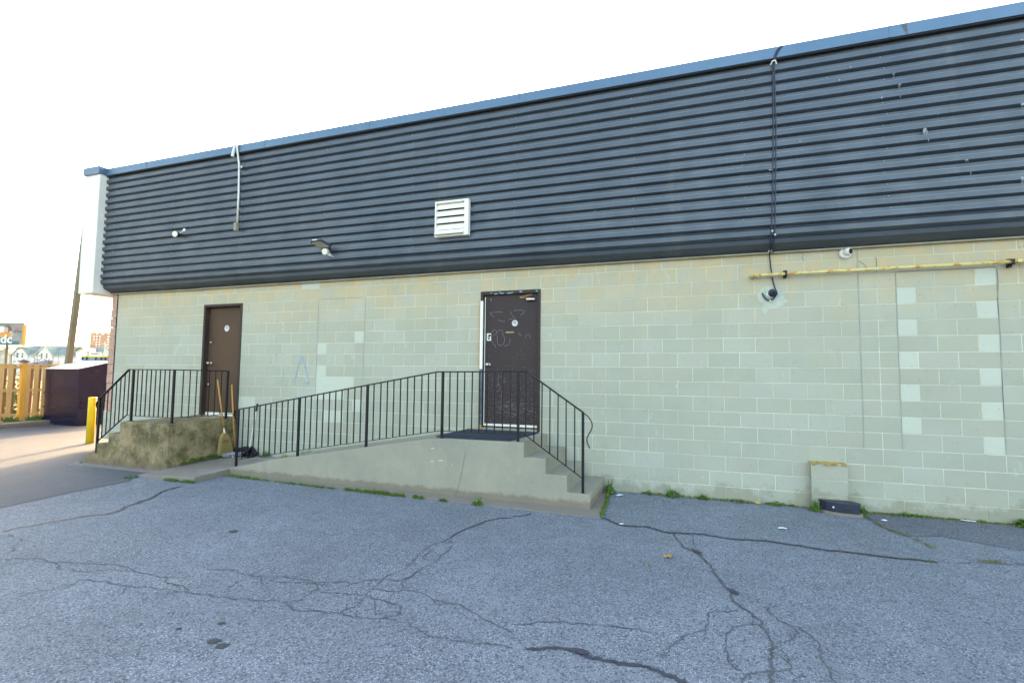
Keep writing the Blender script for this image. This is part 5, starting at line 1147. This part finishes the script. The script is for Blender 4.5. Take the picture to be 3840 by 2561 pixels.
m_ = MB(); m_.prism([LP(O, .8, .3, 6.2), LP(O, 5.0, .3, 6.2), LP(O, 2.9, .3, 7.6)], tuple(n3 * -6)); m_.build('gable', M['siding_beige'], h3)
gable_roof(MB(), O, .8, 5.0, -6, .3, 6.25, 7.65).build('gable_roof', M['trim_far'], h3)
m_ = MB(); m_.quad(LP(O, -6.3, .4, 6.3), LP(O, 2.9, .4, 6.3), LP(O, 2.4, -4, 7.7), LP(O, -6.3, -4, 7.7)); m_.build('roof', M['roof_slate'], h3); windows(O, h3, [(1.7, 2.5, 4.9, 6.0)], 'win_pale', 0)
O = (-96.0, 44.0, 0)
h4 = thing('low_shed_roof', 'small building with dark hipped roof just above the fence at far left', 'building', O)
lbox(MB(), O, -3, 1.6, -4, 0, 0, 2.35).build('wall', M['siding_beige'], h4); m_ = MB(); m_.quad(LP(O, -3.2, .3, 2.35), LP(O, 1.9, .3, 2.35), LP(O, -.3, -2, 3.2), LP(O, -1.3, -2, 3.2)); m_.quad(LP(O, 1.9, .3, 2.35), LP(O, 1.9, -4.3, 2.35), LP(O, -.3, -2, 3.2)); m_.build('roof', M['roof_slate'], h4)
# apartment tower
O = (-560.6, 326, 0)
tw = thing('apartment_tower', 'distant red-brown brick apartment tower with rows of pale windows', 'building', O)
lbox(MB(), O, 0, 34, -18, 0, 0, 39.4).build('wall', M['brick_far'], tw)
for fl_ in range(11):
    z_ = 37.2 - fl_ * 2.78
    cols = [(6.1, 1.3), (9.2, 1.3), (17.6, 1.7), (23, 1.4), (27, 1.4)]
    if fl_ == 0: cols = [(6.2, 1.4), (11.0, 2.8), (17.6, 2.0), (23, 1.4), (27, 1.4)]
    if fl_ in (1, 2): cols.append((3.6, 1.1))
    for a, w_ in cols:
        f = lbox(MB(), O, a, a + w_, -.1, .08, z_, z_ + 1.35).build('window', M['siding_white'], tw); lbox(MB(), O, a + .2, a + w_ - .2, .06, .12, z_ + .2, z_ + 1.15).build('pane', M['win_pale'], f)
# utility poles
O = (-129.7, 73.9, 0)
up_ = thing('utility_pole', 'pale utility pole with crossarm and wires in front of the brick tower', 'pole', O)
MB().tube([LP(O, .1, 0, 0), LP(O, -.05, 0, 8.6)], [.16, .10], 8).build('shaft', M['trim_far'], up_); MB().bar(LP(O, -.7, 0, 8.0), LP(O, .7, 0, 7.85), .1, .1).build('crossarm', M['trim_far'], up_)
MB().tube([LP(O, .2, 0, 7.1), LP(O, .2, 0, 7.7)], .14, 8).build('transformer', M['trim_far'], up_); MB().bar(LP(O, -.8, 0, 7.35), LP(O, 0, 0, 7.4), .08, .08).build('lamp_arm', M['trim_far'], up_)
for z_ in (8.55, 8.0): MB().tube([LP(O, -30, 0, z_ + .3), LP(O, -15, 0, z_ - .1), LP(O, 0, 0, z_), LP(O, 15, 0, z_ - .1)], .025, 4).build('wire', M['trim_far'], up_)
O = (-153.7, 86.8, 0)
u2 = thing('utility_pole', 'thin dark pole standing just right of the green roof slope', 'pole', O); MB().tube([LP(O, 0, 0, 0), LP(O, 0, 0, 7.7)], .09, 6).build('shaft', M['brown'], u2); MB().bar(LP(O, -.3, 0, 7.6), LP(O, .35, 0, 7.6), .07, .07).build('crossarm', M['brown'], u2)

# trees behind
def far_tree(c, rad, h, label, n, seed, mat='treegold'):
    t = thing('leafy_tree', label, 'tree', (c[0], c[1], 0)); r_ = random.Random(seed); tr = MB(); cr = MB()
    tr.tube([(c[0], c[1], 0), (c[0], c[1], h * .4), (c[0] + .3, c[1], h * .8)], [.3, .22, .08], 8)
    cl_ = [(Vector((r_.gauss(0, rad * .45), r_.gauss(0, rad * .45), h * .62 + r_.gauss(0, h * .14))), r_.uniform(.25, .45) * rad) for _ in range(16)]
    for q, _ in cl_[:7]: tr.tube([(c[0], c[1], h * .35), tuple(Vector((c[0], c[1], 0)) + q)], [.12, .03], 5)
    for _ in range(n):
        q, rr_ = r_.choice(cl_); v_ = Vector((r_.gauss(0, 1), r_.gauss(0, 1), r_.gauss(0, 1))).normalized() * rr_ * r_.random() ** .4; p = Vector((c[0], c[1], 0)) + q + v_; l = rad * .045
        u = Vector((r_.uniform(-1, 1), r_.uniform(-1, 1), r_.uniform(-1, 1))).normalized(); w = u.orthogonal().normalized(); cr.quad(p - u * l, p + w * l * .6, p + u * l, p - w * l * .6)
    tr.build('trunk', M['twig'], t); cr.build('crown', M[mat], t, kind='stuff')
for i, (a, lb) in enumerate(((-4.5, 'golden green tree behind the beige house at the left picture edge'), (.5, 'golden green tree directly below the billboard behind the beige house'), (4.2, 'golden green tree between the beige house and the twin-gabled townhouse'))):
    p = LP((-196, 90, 0), a, -6, 0); far_tree(p, 3.6, 9.2, lb, 2600, 60 + i)
r_ = random.Random(5)
for i, (x, y, lb) in enumerate(((-21.5, 3.2, 'sunlit green shrub seen through the left fence gaps'), (-22, 4.2, 'sunlit green shrub seen through the fence gap beside the capped post'))):
    m_ = MB(); 
    for _ in range(900):
        p = Vector((x + r_.gauss(0, .35), y + r_.gauss(0, .35), abs(r_.gauss(.5, .35)))); l = .05; u = Vector((r_.uniform(-1, 1), r_.uniform(-1, 1), r_.uniform(-1, 1))).normalized(); w = u.orthogonal(); m_.quad(p - u * l, p + w * l * .5, p + u * l, p - w * l * .5)
    tag(m_.build('shrub', M['weed']), lb, 'shrub')

# ================================================================ haze
hm_ = bpy.data.materials.new('haze_air'); hm_.use_nodes = True; hn = hm_.node_tree; hn.nodes.remove(hn.nodes['Principled BSDF'])
pv = hn.nodes.new('ShaderNodeVolumePrincipled'); pv.inputs['Color'].default_value = (0.95, 0.93, 0.90, 1); pv.inputs['Density'].default_value = 0.0001; pv.inputs['Anisotropy'].default_value = 0.55
hn.links.new(pv.outputs[0], hn.nodes['Material Output'].inputs['Volume'])
hz = MB().box((-950, -450, -1.0), (750, 950, 41.0)).build('haze', hm_); hz['kind'] = 'stuff'
